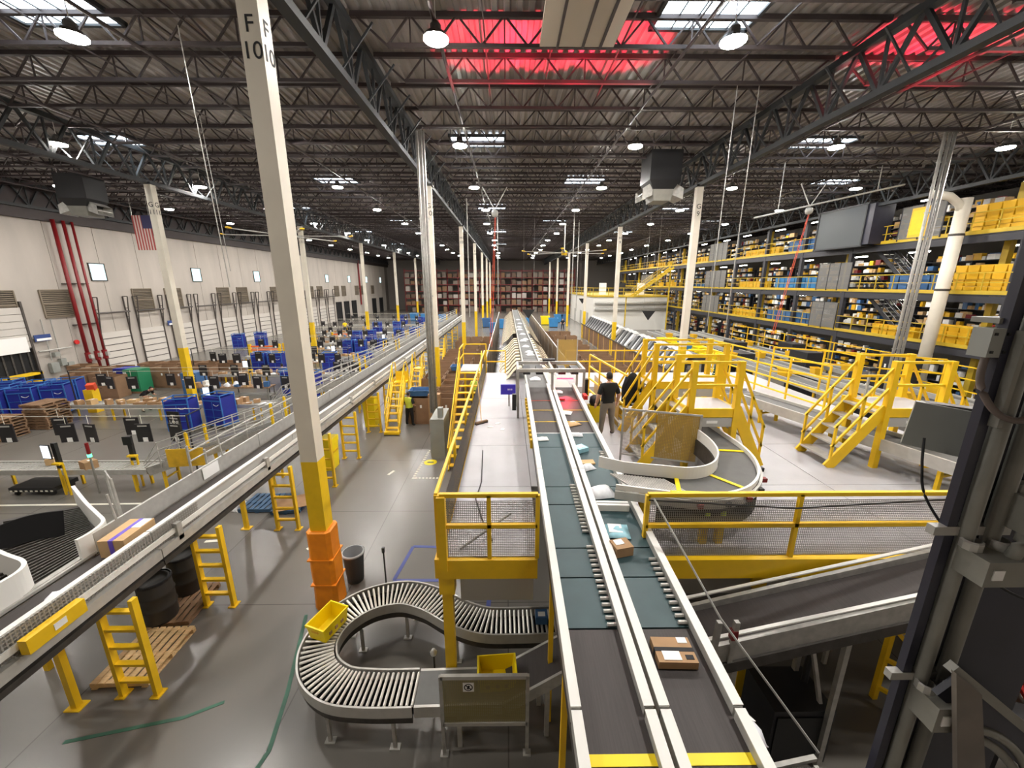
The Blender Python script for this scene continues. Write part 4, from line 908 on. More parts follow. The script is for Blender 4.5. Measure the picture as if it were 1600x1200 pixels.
# ---------------------------------------------------------------- sorting lanes: tables, inclines, placards, parcels
ROWS = [(12.9, -20.5, 'nearest'), (20.4, -23.5, 'second'), (27.6, -22.5, 'third'), (34.5, -23, 'fourth'), (42.5, -24, 'fifth'), (52, -25, 'sixth'), (62, -25, 'seventh')]
PB = MB().box((0, 0, 0), (.5, .03, .68)).mesh('board', mat('placard_black', (38, 36, 38), .5))
PS = MB().box((.02, -.02, -.25), (.16, .01, .16)).mesh('sticker', PAPER); PT = MB().box((0, -.02, .26), (.3, .01, .05)).mesh('print_line', LGREY); PC = MB().box((0, 0, .5), (.012, .012, .34)).mesh('cord', TAPEW)
for ri, (ry, xa, rn) in enumerate(ROWS):
    t = thing('sorting_table', 'pale roller sorting table with yellow legs in the %s sorting lane' % rn, 'table', (0, 0, 0), 0, 'sorting lane tables')
    MB().span((xa, ry - .33, .74), (-12.3, ry + .33, .8)).build('bed', LGREY, t)
    for s in (-1, 1): MB().span((xa, ry + s * .36 - .03, .68), (-12.3, ry + s * .36 + .03, .86)).build('side_rail', ALU, t)
    x = xa + .3
    while x < -12.2:
        for s in (-1, 1): MB().bar((x, ry + s * .3, 0), (x, ry + s * .3, .7), .07).build('leg', YEL if ri < 3 else COLY, t)
        x += 2.45
    if ri < 3:
        for k in range(int((-12.4 - xa) / .12)):
            if k % 2 == 0 or ri == 0: MB().box((xa + .1 + k * .12, ry, .812), (.04, .62, .03)).build('roller', ALU, t)
    t = thing('incline_conveyor', 'railed incline conveyor climbing from the %s sorting lane' % rn, 'conveyor', (0, 0, 0), 0, 'incline conveyors')
    ye = ry + (.4 if ri == 0 else 1.2)
    conveyor(t, (-12.3, ry, .8), (-7.9, ye, 2.25), .7, BELTK, STEEL, .3, .12, .04, (.1, .5, .9), YEL)
    a = Vector((-12.3, ry, .85)); c = Vector((-7.9, ye, 2.3))
    for s in (-.42, .42):
        for h in (.3, .55, .8): MB().tube([a + Vector((0, s, h * .3)), a.lerp(c, .12) + Vector((0, s, h)), c + Vector((0, s, h))], .018, 5).build('rail', ALU, t)
        for f in (.12, .34, .56, .78, .98): p = a.lerp(c, f) + Vector((0, s, -.1)); MB().bar(p, p + Vector((0, 0, .92)), .03 if f not in (.34, .98) else .07).build('post', ALU if f not in (.34, .98) else COLY, t)
    # cord line and hanging placards
    n = (9, 9, 9, 8, 8, 8, 7)[ri]
    cl = thing('cord_line', 'thin cord line holding the placards of the %s sorting lane' % rn, 'cord', (0, 0, 0))
    MB().bar((xa, ry + .6, 2.45), (-11.4, ry + .6, 2.45), .014).build('cord', TAPEW, cl)
    MB().bar((xa, ry + 1.3, 2.5), (-11.4, ry + 1.3, 2.5), .014).build('cord', TAPEW, cl)
    for x in (xa, -11.4): MB().bar((x, ry + .6, 0), (x, ry + .6, 2.5), .04).build('post', BLKM, cl); MB().bar((x, ry + .6, 2.47), (x, ry + 1.3, 2.5), .03).build('arm', BLKM, cl)
    for k in range(n):
        x = xa + .8 + (-12.0 - xa - .8) * (k + .15 * math.sin(k * 5 + ri)) / (n - 1)
        h = thing('hanging_placard', 'black hanging placard with white sticker, %s from the wall in the %s lane' % (nth(k), rn), 'placard', (x, ry + (.6 if k % 3 else 1.3), 1.82), random.uniform(-.25, .25), 'black lane placards')
        inst('board', PB, h); inst('sticker', PS, h); inst('print_line', PT, h); inst('cord', PC, h)
    # parcels on the table
    for k in range((4, 28, 26, 22, 16, 12, 8)[ri]):
        N = (4, 28, 26, 22, 16, 12, 8)[ri]; x = xa + .5 + (-12.8 - xa - .5) * k / N + random.uniform(0, .4); q = random.random(); dz = random.uniform(.05, .3)
        m = KRAFT if q < .4 else KRAFTL if q < .65 else POLY if q < .9 else PAPER
        parcel(x, ry + (-.16 if k % 2 else .16), random.uniform(.25, .5), random.uniform(.2, .38), dz if q < .65 else .08, random.uniform(-.5, .5), m,
               '%s, %s from the wall on the %s lane table' % ('brown carton' if q < .4 else 'tan carton' if q < .65 else 'white mailer' if q < .9 else 'white box', nth(k), rn), z=.828, soft=.65 <= q < .9, lab=(.1, .1, .3, .35) if q < .65 else None, grp='parcels on sorting tables')
# big lane sign, scanner posts with screens, beacon, floor cart on the near lane
t = thing('lane_sign', 'black hanging board lettered LANE beside the blue cage carts', 'sign', (-14.05, 16.0, 1.35), R(-12)); MB().box((0, 0, 0), (.62, .03, .9)).build('board', BLK, t); lettering('LANE', .2, (0, -.018, -.02), (R(90), 0, 0), t, PAPER)
MB().box((0, -.02, .28), (.24, .005, .06)).build('print_line', LGREY, t); MB().box((0, -.02, .15), (.4, .005, .06)).build('print_line', LGREY, t); MB().bar((0, 0, -1.35), (0, 0, -.45), .04).build('stand', BLKM, t); MB().box((0, 0, -1.34), (.4, .3, .02)).build('base', BLKM, t)
for i, (x, y, sc) in enumerate(((-17.6, 12.5, 0), (-15.0, 12.4, 1), (-13.1, 13.0, 0), (-15.3, 20.0, 1), (-17.9, 27.2, 1), (-13.9, 27.2, 1), (-14.8, 34, 1), (-12.9, 41.8, 1))):
    t = thing('scan_post', 'black scanning post%s on the sorting lane edge, %s nearest' % (' with white screen' if sc else '', nth(i)), 'scanner', (x, y, 0), R(-15 + 8 * i), 'lane scanning posts')
    for s in (-.1, .1): MB().bar((s, 0, 0), (s, 0, 1.15), .05).build('leg', YEL, t)
    MB().bar((0, 0, 1.0), (0, 0, 1.9), .14, .1).build('mast', BLK, t); MB().box((.06, -.1, 1.2), (.3, .12, .06)).build('arm', YEL, t)
    if sc: MB().box((-.2, -.12, 1.62), (.34, .03, .5)).build('bezel', BLK, t); MB().box((-.2, -.14, 1.62), (.29, .01, .44)).build('screen', SCREEN, t)
    else: MB().box((0, -.08, 1.75), (.3, .05, .3)).build('reader', BLK, t)
t = thing('beacon', 'slim stack light with green lamp lit on the nearest sorting lane', 'beacon', (-14.05, 12.5, 0)); MB().tube([(0, 0, 0), (0, 0, 1.35)], .03, 8).build('pole', GREY, t); MB().tube([(0, 0, 1.35), (0, 0, 1.45)], .06, 10).build('green_lamp', GREENL, t); MB().tube([(0, 0, 1.45), (0, 0, 1.85)], .05, 10).build('dark_lamp', REDP, t)
t = thing('floor_cart', 'low black platform cart parked under the nearest sorting table', 'cart', (-16.1, 12.7, 0)); MB().box((0, 0, .24), (1.5, .8, .14)).build('deck', BLK, t)
for x in (-.6, .6):
    for y in (-.3, .3): MB().tube([(x - .03, y, .08), (x + .03, y, .08)], .08, 10).build('wheel', BLK, t)
for k in range(9): MB().box((-.68 + k * .17, -.405, .2), (.08, .008, .05)).build('hazard_stripe', TAPEW, t)
tag(MB().box((-10.6, 12.2, 1.45), (1.1, .03, .62), R(8)).build('warning_sign', mat('sign_yellow', (222, 176, 40), .5, var=.3, scale=3)), 'yellow warning banner fixed below the nearest incline conveyor', 'sign')

# ---------------------------------------------------------------- blue cage carts, cardboard bins, barriers
cart = thing('cage_cart', 'x', 'cart', (0, 0, 0), 0, 'blue cage carts')
f = MB()
for x in (-.5, .5):
    for y in (-.4, .4): f.bar((x, y, .15), (x, y, 1.75), .045)
for z in (.2, 1.72):
    for y in (-.4, .4): f.bar((-.5, y, z), (.5, y, z), .04)
    for x in (-.5, .5): f.bar((x, -.4, z), (x, .4, z), .04)
f.build('frame', BLUEF, cart)
for sx, sy, w, d in ((0, -.4, .96, .02), (0, .4, .96, .02), (-.5, 0, .02, .76), (.5, 0, .02, .76)): MB().box((sx, sy, .9), (w, d, 1.4)).build('fabric_panel', BLUEC, cart)
MB().box((0, 0, .22), (.96, .76, .03)).build('base', BLUEC, cart)
st = MB()
for z in (.62, 1.0): st.box((0, -.415, z), (.96, .012, .02))
for x in (0,): st.box((x, -.415, .8), (.02, .012, 1.2))
st.box((0, -.415, 1.45), (.98, .014, .05)); st.build('piping', BLUEF, cart)
b = MB(); pts = [(.08 + .3 * (k / 8), -.42, 1.28 - .07 * math.sin(math.pi * k / 8)) for k in range(9)]; b.tube(pts, .012, 5); b.build('smile_mark', PAPER, cart)
for x in (-.42, .42):
    for y in (-.32, .32): MB().tube([(x - .025, y, .07), (x + .025, y, .07)], .07, 8).build('wheel', GREY, cart)
seal(cart); first = True
CARTS = [(-15.75, 18.5, .18, 'blue cage cart, front one of the pair by the LANE board'), (-14.35, 19.1, -.2, 'blue cage cart, rear one of the pair by the LANE board')]
for k, (x, y, r) in enumerate(((-26.6, 20.0, .3), (-25.6, 20.6, .3), (-24.7, 21.3, .35), (-27.4, 21.2, .3), (-26.3, 21.9, .3), (-25.2, 22.4, .35), (-28.4, 22.2, .3))): CARTS.append((x, y, r, 'blue cage cart, %s in the cluster behind the stacked pallets' % nth(k)))
for k, (x, y) in enumerate(sorted(((-19.6, 31.3), (-18.3, 31.2), (-13.6, 24.6), (-12.3, 24.3), (-14.1, 31.2), (-15.4, 38.6), (-14.2, 38.4), (-17.4, 46), (-16.1, 47), (-12.5, 39), (-11.4, 31.4), (-20.4, 38.2), (-29.3, 43.5), (-27.8, 45), (-13.2, 48.5), (-11.6, 50), (-18.5, 57), (-16, 58), (-14.2, 66), (-12.2, 68), (-18, 70), (-10.8, 57.5)), key=lambda p: p[1])): CARTS.append((x, y, random.uniform(-.3, .3), 'blue cage cart, %s nearest among the sorting lanes' % nth(k)))
for x, y, r, lb in CARTS:
    if first: cart.location = (x, y, 0); cart.rotation_euler[2] = r; cart['label'] = lb; first = False
    else: dup(cart, (x, y, 0), r, lb)
gb = thing('cardboard_bin', 'x', 'box', (0, 0, 0), 0, 'open cardboard bins')
b = MB(); W, D, H_ = 1.2, 1.0, 1.3
for x, y, w, d in ((0, -D / 2, W, .03), (0, D / 2, W, .03), (-W / 2, 0, .03, D), (W / 2, 0, .03, D)): b.box((x, y, H_ / 2 + .08), (w, d, H_))
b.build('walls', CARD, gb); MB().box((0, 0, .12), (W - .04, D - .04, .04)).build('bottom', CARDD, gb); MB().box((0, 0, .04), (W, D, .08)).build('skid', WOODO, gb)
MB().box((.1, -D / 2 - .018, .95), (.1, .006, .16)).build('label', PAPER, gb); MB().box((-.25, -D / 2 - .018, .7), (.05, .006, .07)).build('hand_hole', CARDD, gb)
seal(gb); first = True; GB = []
for k, (x, y, r) in enumerate(((-27.6, 25.2, .1), (-26.3, 25.6, .1), (-25.0, 24.6, .12), (-28.6, 27.2, .1), (-27.2, 27.6, .1), (-25.2, 27.5, .05), (-23.9, 27.4, .05), (-22.6, 27.2, .05), (-26.2, 29, .05), (-24.8, 29.2, .05), (-23.4, 29.1, 0), (-22.0, 29.3, 0), (-21.2, 27.4, .1), (-20.6, 29.4, 0), (-30.4, 28.2, .1))): GB.append((x, y, r, 'brown cardboard bin, %s in the cluster before the dock doors' % nth(k)))
k = 0
for y in (19.8, 21.2, 22.6, 24.0, 25.4, 27, 28.6, 30.5, 32.5, 34.5, 37, 40, 43):
    for x in ((-4.5, -3.2) if y < 24 else (-4.6, -3.3, -2.0)):
        if x < -4 and abs((y - 7.6 + 7.5) % 15 - 7.5) < .9: continue
        GB.append((x, y, random.uniform(-.05, .05), 'brown cardboard bin, %s nearest between yellow stairs and elevated conveyor' % nth(k))); k += 1
k = 0
for y in (21.5, 23.5, 25.5, 27.5, 29.6, 31.8, 34, 37, 40, 44, 48):
    for x in ((3.95, 5.25, 6.55, 7.85) if y < 36 else (4.4, 5.7, 7.0)):
        GB.append((x + random.uniform(-.1, .1), y, random.uniform(-.06, .06), 'brown cardboard bin, %s nearest between the two chute sorters' % nth(k))); k += 1
for x, y, r, lb in GB:
    if first: gb.location = (x, y, 0); gb.rotation_euler[2] = r; gb['label'] = lb; first = False
    else: dup(gb, (x, y, 0), r, lb)
for k, (x, y, m, nm) in enumerate(((-25.4, 26.2, BLUEC, 'dark blue'), (-24.5, 25.9, GREEN, 'green'), (-20.0, 24.9, BLUED, 'grey-blue'))):
    t = thing('bagged_pallet', '%s bagged load wrapped in plastic among cardboard bins' % nm, 'load', (x, y, 0)); MB().box((0, 0, .06), (1, 1, .12)).build('pallet_base', WOODO, t)
    b = MB().box((0, 0, .85), (.95, .95, 1.45)).build('wrap', m, t)
    for j in range(10): MB().box((random.uniform(-.4, .4), -.485, random.uniform(.4, 1.5)), (random.uniform(.08, .2), .02, random.uniform(.06, .16)), 0, 0, random.uniform(-1, 1)).build('bag_fold', POLY, t)
t = thing('bollard', 'yellow square post with orange cloth beside blue carts', 'bollard', (-23.2, 21.6, 0)); MB().box((0, 0, .65), (.5, .4, 1.3)).build('post', YEL, t); MB().box((.1, -.02, 1.45), (.35, .3, .35), .4, .3).build('orange_cloth', ORC, t)
t = thing('bollard', 'yellow guard post behind the stacked pallets', 'bollard', (-23.6, 16.6, 0)); MB().box((0, 0, .75), (.35, .3, 1.5)).build('post', YEL, t); MB().box((0, 0, 1.55), (.4, .34, .1)).build('cap', YELB, t)
for i, (x, y) in enumerate(((-24.5, 40), (-21.5, 40.8), (-20.5, 50))):
    t = thing('dock_barrier', 'orange dock barrier with yellow end posts, %s from the near end' % nth(i), 'barrier', (x, y, 0), R(6), 'orange dock barriers')
    for s in (-1.4, 1.4): MB().box((s, 0, .55), (.25, .25, 1.1)).build('post', YEL, t)
    for z in (.55, .85): MB().box((0, 0, z), (2.7, .12, .16)).build('beam', ORB, t)
t = thing('dock_lift', 'yellow pallet lifter arms inside the open dock doorway', 'lift', (-31.2, 25.2, 0))
for z in (.7, 1.25): MB().box((0, 0, z), (.5, 2.0, .14)).build('beam', COLY, t)
for y in (-.9, .9): MB().box((0, y, .7), (.5, .14, 1.4)).build('upright', BLKM, t)
tag(inst('blue_tray', tote_mesh(1.1, .8, .3, BLUED), None, (-4.5, 19.9, 1.42)), 'blue tray resting on the cardboard bins by the steps', 'tray')
o = tag(inst('blue_tray', tote_mesh(1.1, .8, .3, BLUED), None, (-3.2, 26.0, 1.42)), 'blue tray resting on the cardboard bins behind the stairs', 'tray')
t = thing('upright_carton', 'tall narrow brown carton standing by the vest-wearing worker', 'box', (-3.5, 18.3, 0)); MB().box((0, 0, .95), (.55, .4, 1.9)).build('body', KRAFT, t); MB().box((0, -.205, 1.2), (.06, .006, .06)).build('hand_hole', CARDD, t)
# packing benches between the lanes
for bi, (by, xa, xb) in enumerate(((24.0, -19.5, -14.6), (25.0, -11.6, -9.4), (31.6, -17.5, -15.2), (35.6, -12.6, -9.6), (38.4, -19.6, -16.6), (47.5, -24, -18.4))):
    t = thing('packing_bench', 'low packing bench heaped with parcels between lanes, %s nearest' % nth(bi), 'bench', (0, 0, 0), 0, 'packing benches')
    MB().span((xa, by - .4, .8), (xb, by + .4, .86)).build('top', WOODO, t)
    for x in (xa + .1, xb - .1):
        for y in (by - .35, by + .35): MB().bar((x, y, 0), (x, y, .8), .06).build('leg', GREY, t)
    MB().span((xa, by - .35, .3), (xb, by + .35, .33)).build('lower_shelf', GREY, t)
    n = int((xb - xa) / .3)
    for k in range(n):
        q = random.random(); m = (KRAFT, KRAFTL, POLY, PAPER, BLUED)[int(q * 4.99)]; nm = ('brown carton', 'tan carton', 'white mailer', 'white box', 'blue box')[int(q * 4.99)]
        parcel(xa + .2 + k * .3, by + (-.18 if k % 2 else .16), random.uniform(.22, .3), random.uniform(.2, .34), random.uniform(.08, .32), random.uniform(-.3, .3), m, '%s, %s along the %s packing bench' % (nm, nth(k), nth(bi)), z=.861, soft=m is POLY, grp='parcels on packing benches')
    for k in range(3):
        x = xa + .5 + k * (xb - xa - 1) / 2
        h = thing('hanging_placard', 'black placard on a short mast, %s along the %s packing bench' % (nth(k), nth(bi)), 'placard', (x, by + .45, 1.75), random.uniform(-.2, .2), 'black bench placards'); inst('board', PB, h); inst('sticker', PS, h); inst('print_line', PT, h); MB().bar((0, .03, -1.75), (0, .03, .3), .04).build('mast', BLKM, h)
# ---------------------------------------------------------------- lower right: incline, rollers, yellow gate, red cart
t = thing('incline_conveyor', 'broad black incline conveyor climbing behind the dark steel column', 'conveyor', (0, 0, 0))
conveyor(t, (2.4, 4.55, 2.15), (8.6, 4.75, 3.6), .62, BELTK, STEEL, .34, .12, .06, ())
for s in (-1, 1): MB().bar((2.4, 4.65 + s * .36, 2.3), (8.6, 4.75 + s * .36, 3.75), .05, .02).build('rail_lip', WHITE, t)
for x, z in ((3.1, 2.2), (4.6, 2.55), (6.6, 3.0)):
    for y in (4.3, 5.0): MB().bar((x, y, 0), (x, y, z), .07).build('leg', STEEL, t)
    MB().bar((x, 4.3, .6), (x, 5.0, z - .4), .05).build('brace', STEEL, t)
MB().bar((2.6, 4.2, 1.95), (8.4, 4.4, 3.3), .1, .16).build('wire_duct', DKSTEEL, t)
for i in range(7): MB().box((5.4 + i * .13, 4.25, 2.72 + i * .03), (.06, .05, .03)).build('slot', ALU, t)
t = thing('post_pair', 'grey steel post pair with red clamp beside incline conveyor', 'post', (0, 0, 0))
for x in (2.62, 2.85): MB().bar((x, 4.2, 0), (x + .12, 4.2, 2.75), .06).build('post', STEEL, t)
MB().box((2.95, 4.2, 2.55), (.08, .08, .14)).build('clamp', REDP, t)
t = thing('roller_conveyor', 'roller conveyor passing under the dark steel column', 'conveyor', (0, 0, 0))
for s in (-1, 1): MB().span((5.7, 6.2 + s * .31 - .03, .72), (12, 6.2 + s * .31 + .03, .92)).build('side_rail', STEEL, t)
RLY = MB().tube([(0, -.28, 0), (0, .28, 0)], .024, 8).mesh('roller', ALU)
for k in range(74): inst('roller', RLY, t, (5.8 + k * .083, 6.2, .87))
for x in (6, 8, 10, 11.8):
    for y in (5.95, 6.45): MB().bar((x, y, 0), (x, y, .72), .06).build('leg', STEEL, t)
for x in (6.4, 7.1, 9.2): MB().box((x, 6.2, .6), (.3, .3, .2)).build('motor', BLKM, t)
t = thing('tote', 'bright yellow tote on rollers beyond the dark steel column', 'tote', (9.75, 6.2, .9), R(-12), 'yellow totes'); inst('shell', tote_mesh(.7, .5, .34, YELB), t)
for sx in (-1, 1): MB().box((sx * .345, 0, .25), (.02, .16, .05)).build('handle', YELT, t)
t = thing('safety_gate', 'yellow gate frame with orange panel beneath the incline conveyor', 'gate', (0, 0, 0))
for x, y in ((6.36, 5.3), (6.85, 4.75)): MB().bar((x, y, 0), (x, y, 1.55), .08).build('post', YEL, t)
for z in (.25, .85, 1.5): MB().bar((6.36, 5.3, z), (6.85, 4.75, z), .06).build('rail', YEL, t)
MB().bar((6.36, 5.3, 1.5), (6.85, 4.75, .85), .05).build('brace', YEL, t)
MB().box((7.05, 4.85, .8), (.06, .5, 1.4), R(40)).build('panel', mat('orange_yellow_panel', (226, 142, 22), .5), t)
t = thing('pallet_truck', 'red pallet truck parked beneath the rollers by dark column', 'truck', (8.5, 4.95, 0), R(-35))
for s in (-1, 1): MB().box((s * .2, 0, .18), (.16, 1.2, .08)).build('fork', REDB, t)
MB().box((0, .7, .4), (.55, .25, .5)).build('body', REDP, t); MB().bar((0, .8, .6), (0, 1.15, 1.25), .05).build('handle', ORC, t)
for x in (-.2, .2): MB().tube([(x - .04, -.5, .07), (x + .04, -.5, .07)], .07, 8).build('wheel', BLK, t)
t = thing('machine_bench', 'dark machinery frame with orange bars right of the dark column', 'machine', (7.6, 3.6, 0), R(-20))
for x in (-.7, .7):
    for y in (-.4, .4): MB().bar((x, y, 0), (x, y, 1.2), .08).build('leg', BLKM, t)
MB().box((0, 0, 1.2), (1.6, 1.0, .08)).build('top', BLKM, t)
for y in (-.3, .1): MB().bar((-.7, y, 1.3), (.8, y + .1, 1.5), .09).build('orange_bar', ORB, t)
MB().tube([(-.4, 0, 1.3), (0, .2, 1.5), (.4, -.1, 1.3)], .06, 8).build('hose', REDP, t)
t = thing('floor_cabinet', 'dark motor cabinet in shade under the incline conveyor', 'cabinet', (4.3, 4.7, 0)); MB().box((0, 0, .5), (.9, .7, 1.0)).build('body', BLKM, t); MB().box((-.05, -.36, .5), (.7, .02, .8)).build('door', BLK, t); MB().tube([(.3, .1, 1.0), (.4, .2, 1.5), (.5, .1, 1.9)], .05, 8).build('hose', BLK, t)
tag(MB().tube([(2.1, 5.1, 4.0), (2.55, 3.9, 3.1), (3.2, 3.0, 2.3)], .014, 5).build('stay_wire', STEEL), 'pale stay wire slanting down from the deck guard rail', 'wire')
t = thing('lower_guard', 'thin rail with wire netting near the bottom of the column', 'guard', (0, 0, 0)); MB().bar((2.3, 3.2, 1.6), (3.6, 3.4, 1.6), .05).build('rail', STEEL, t); MB().box((2.95, 0, .8), (1.3, .01, 1.6)).build('netting', NET, t, loc=(0, 3.3, 0))
for x in (2.35, 3.55): MB().bar((x, 3.3, 0), (x, 3.3, 1.6), .05).build('post', STEEL, t)

# ---------------------------------------------------------------- near steel column with conduits
t = thing('steel_column', 'near navy steel column with grey conduits and junction boxes', 'column', (0, 0, 0)); t['kind'] = 'structure'
MB().span((2.74, 2.15, 0), (2.8, 2.2, 9)).build('flange', NAVY, t); MB().span((2.8, 2.2, 0), (3.4, 2.24, 9)).build('web', NAVY, t); MB().span((3.06, 2.17, 0), (3.66, 2.2, 9)).build('flange', NAVY, t); MB().span((3.2, 2.24, 0), (3.66, 2.44, 9)).build('core', NAVY, t)
CND = mat('conduit_grey', (134, 132, 124), .5, var=.12, scale=6)
for x in (2.86, 3.02):
    MB().tube([(x, 2.14, .2), (x, 2.14, 9)], .042, 12).build('conduit', CND, t, True)
for x, z, w, h in ((2.95, 5.33, .26, .17), (2.95, 4.2, .26, .2), (3.02, 6.74, .22, .2), (3.2, 5.68, .36, .22)):
    b = MB().box((x, 2.06, z), (w, .2, h)).build('junction_box', CND, t); MB().box((x - .06, 1.957, z), (w * .25, .006, h * .4)).build('label', PAPER, b)
    for dx in (-.09, .08): MB().lathe([(.055, 0), (.055, .05), (.045, .06)], (x + dx, 2.1, z + h / 2), 10).build('fitting', ALU, b)
for z in (5.5, 4.35, 3.3): MB().bar((2.66, 2.17, z), (3.15, 2.17, z), .05, .06).build('strut', STEEL, t)
b = MB().box((2.72, 2.2, 6.68), (.11, .1, .16)).build('switch_box', GREYB, t)
for dx in (-.035, .035):
    for dz in (-.05, .05): MB().box((2.72 + dx, 2.148, 6.68 + dz), (.015, .01, .015)).build('bolt', BLK, b)
MB().tube(smooth_path([(2.7, 2.18, 6.61), (2.69, 2.16, 6.45), (2.75, 2.1, 6.3), (2.86, 2.06, 6.26), (2.95, 2.06, 6.36), (2.98, 2.08, 6.6)], 6), .018, 10).build('flexible_conduit', mat('flex_brown', (104, 92, 86), .6), t, True)
MB().tube(smooth_path([(3.1, 2.05, 5.6), (3.02, 2.0, 5.5), (3.02, 2.02, 5.4)], 5), .035, 10).build('flexible_conduit', CND, t, True)
MB().bar((2.72, 2.25, 6.8), (3.3, 2.25, 6.8), .14, .03).build('shelf_plate', CND, t)
MB().span((2.79, 2.1, 6.2), (2.82, 2.16, 6.75)).build('bracket', CND, t)
e = MB().prism([(2.76, 1.9, 4.67), (2.97, 1.9, 4.5), (3.4, 1.9, 3.2), (3.18, 1.9, 3.2)], (0, .03, 0)).build('gusset_plate', mat('brace_taupe', (116, 108, 100), .6, var=.15, scale=5), t)
MB().bar((2.78, 1.95, 4.67), (4.4, 1.95, 3.35), .05, .06).build('diagonal_brace', CND, t); MB().bar((2.9, 2.02, 4.45), (4.3, 2.02, 3.25), .04, .22).build('diagonal_brace', NAVY, t)
for k in range(2): MB().tube(smooth_path([(3.1, 2.0, 4.1 - .06 * k), (3.35, 2.0, 4.0 - .1 * k), (3.6, 2.0, 3.75 - .12 * k), (3.8, 2.0, 3.3)], 4), .03, 8).build('cable', GREY, t, True)
MB().tube(smooth_path([(2.84, 2.5, 5.98), (2.82, 2.45, 5.8), (2.84, 2.4, 5.6), (2.9, 2.25, 5.4), (3.0, 2.08, 5.22), (3.2, 1.98, 5.12), (3.8, 1.96, 4.98)], 8), .008, 6).build('cable', BLK, t)
o = thing('panel_box', 'flat light grey enclosure tilted beside the near steel column', 'enclosure', (3.0, 2.52, 6.03), R(-42)); MB().box((0, 0, 0), (.38, .05, .32), 0, 0, R(4)).build('body', GREYB, o); MB().box((0, .03, .16), (.26, .08, .02)).build('top_plate', DKSTEEL, o)
for z in (-.12, .12): MB().bar((-.1, .08, z), (.1, .12, z), .05).build('bracket', STEEL, o)
# ---------------------------------------------------------------- multi-level pick tower
TX = 25.0; LEV = (3.6, 6.5, 9.6); YA, YB = 15.0, 95.0
KICK = mat('kick_plate_yellow', (196, 166, 40), .5, var=.12, scale=2); TDK = mat('tower_dark_steel', (46, 46, 52), .5)
t = thing('pick_tower', 'three-level dark steel pick tower with yellow kick plates', 'mezzanine', (0, 0, 0))
for lv, z in enumerate(LEV):
    for k in range(16):
        a = YA + 5 * k
        MB().span((TX, a, z - .12), (TX + 9, a + 4.98, z)).build('floor_panel', TDK, t)
        MB().span((TX - .03, a, z - .06), (TX, a + 4.98, z + .14)).build('kick_plate', KICK, t)
        MB().span((TX, a, z - .5), (TX + .14, a + 4.98, z - .14)).build('edge_beam', TDK, t)
        for h in (.55, 1.05): MB().bar((TX, a, z + h), (TX, a + 4.98, z + h), .045).build('rail', KICK, t)
        for q in (1.25, 2.5, 3.75): MB().bar((TX, a + q, z), (TX, a + q, z + 1.05), .045).build('rail_post', KICK, t)
for k in range(17):
    y = YA + 5 * k; MB().span((TX - .02, y - .14, 0), (TX + .24, y + .14, 12.3)).build('column', TDK, t)
    if k % 2: MB().span((TX + 1.2, y + 1.5, 0), (TX + 1.5, y + 1.8, 12.0)).build('yellow_column', KICK, t)
MB().span((TX + 4.6, YA, 0), (TX + 4.7, YB, 12.4)).build('back_screen', mat('tower_back', (60, 56, 50), .8), t)
# strip lights under each level
sl = thing('strip_light', 'x', 'lamp', (0, 0, 0), 0, 'tower strip lights'); MB().box((0, 0, 0), (.12, 1.3, .06)).build('lens', STRIP, sl); MB().box((0, 0, .05), (.16, 1.36, .05)).build('housing', WHITE, sl); seal(sl); first = True
for lv, z in enumerate((3.05, 5.95, 9.0, 12.2)):
    for k in range(16):
        lb = 'bright strip light under the %s, %s from the near end' % (('first floor', 'second floor', 'third floor', 'tower roof')[lv], nth(k)); p = (TX + 2.0 + .4 * (k % 2), 17 + 5 * k, z)
        if first: sl.location = p; sl['label'] = lb; first = False
        else: dup(sl, p, 0, lb)
# shelves at the back of each level with stock
for lv, z in enumerate((0,) + LEV):
    for k in range(10):
        y = YA + 1 + 6.2 * k
        s = thing('storage_shelf', 'dark storage shelf full of mixed stock, %s bay on the %s' % (nth(k), ('ground floor', 'first floor', 'second floor', 'third floor')[lv]), 'shelf', (TX + 3.6, y, z), 0, 'tower storage shelves')
        H2 = 2.0
        for yy in (0, 2.8, 5.6): MB().box((0, yy, H2 / 2), (.5, .06, H2)).build('upright', TDK, s)
        for q in range(4): MB().box((0, 2.8, .2 + q * .55), (.55, 5.6, .04)).build('shelf_board', TDK, s)
        for mi, m in enumerate((KRAFTL, PAPER, BLUED, YELT, REDP)):
            b = MB()
            for q in range(4):
                for _ in range((5, 5, 2, 3, 1)[mi]):
                    h = random.uniform(.15, .42); b.box((random.uniform(-.1, .05) - .1, random.uniform(.2, 5.4), .22 + q * .55 + h / 2), (.3, random.uniform(.15, .5), h))
            o = b.build('stock', m, s); o['kind'] = 'stuff'
# totes and bins on the tower edge
TY = tote_mesh(.42, .58, .36, YELT); TB = tote_mesh(.45, .6, .5, BLUED); TS = tote_mesh(.45, .6, .5, BLUEB)
def pile(me, lv, ya, yb, rows, cols, nm, colr, step):
    z = LEV[lv]; n = int((yb - ya) / step); i = 0
    for r in range(rows):
        for k in range(n):
            tag(inst('tote', me, None, (TX + .5, ya + step * (k + .5), z + r * (.37 if me is TY else .5)), random.uniform(-.03, .03)), '%s tote, tier %s, %s along the %s' % (colr, ('one', 'two', 'three', 'four')[r], nth(k), nm), 'tote', 'totes ' + nm)
FL = ('first floor', 'second floor', 'third floor')
pile(TY, 0, 20.2, 24.0, 3, 1, 'near pile on the first floor', 'yellow', .6); pile(TY, 1, 19.4, 23.2, 4, 1, 'near pile on the second floor', 'yellow', .6); pile(TY, 2, 19.2, 23.4, 4, 1, 'near pile on the third floor', 'yellow', .6)
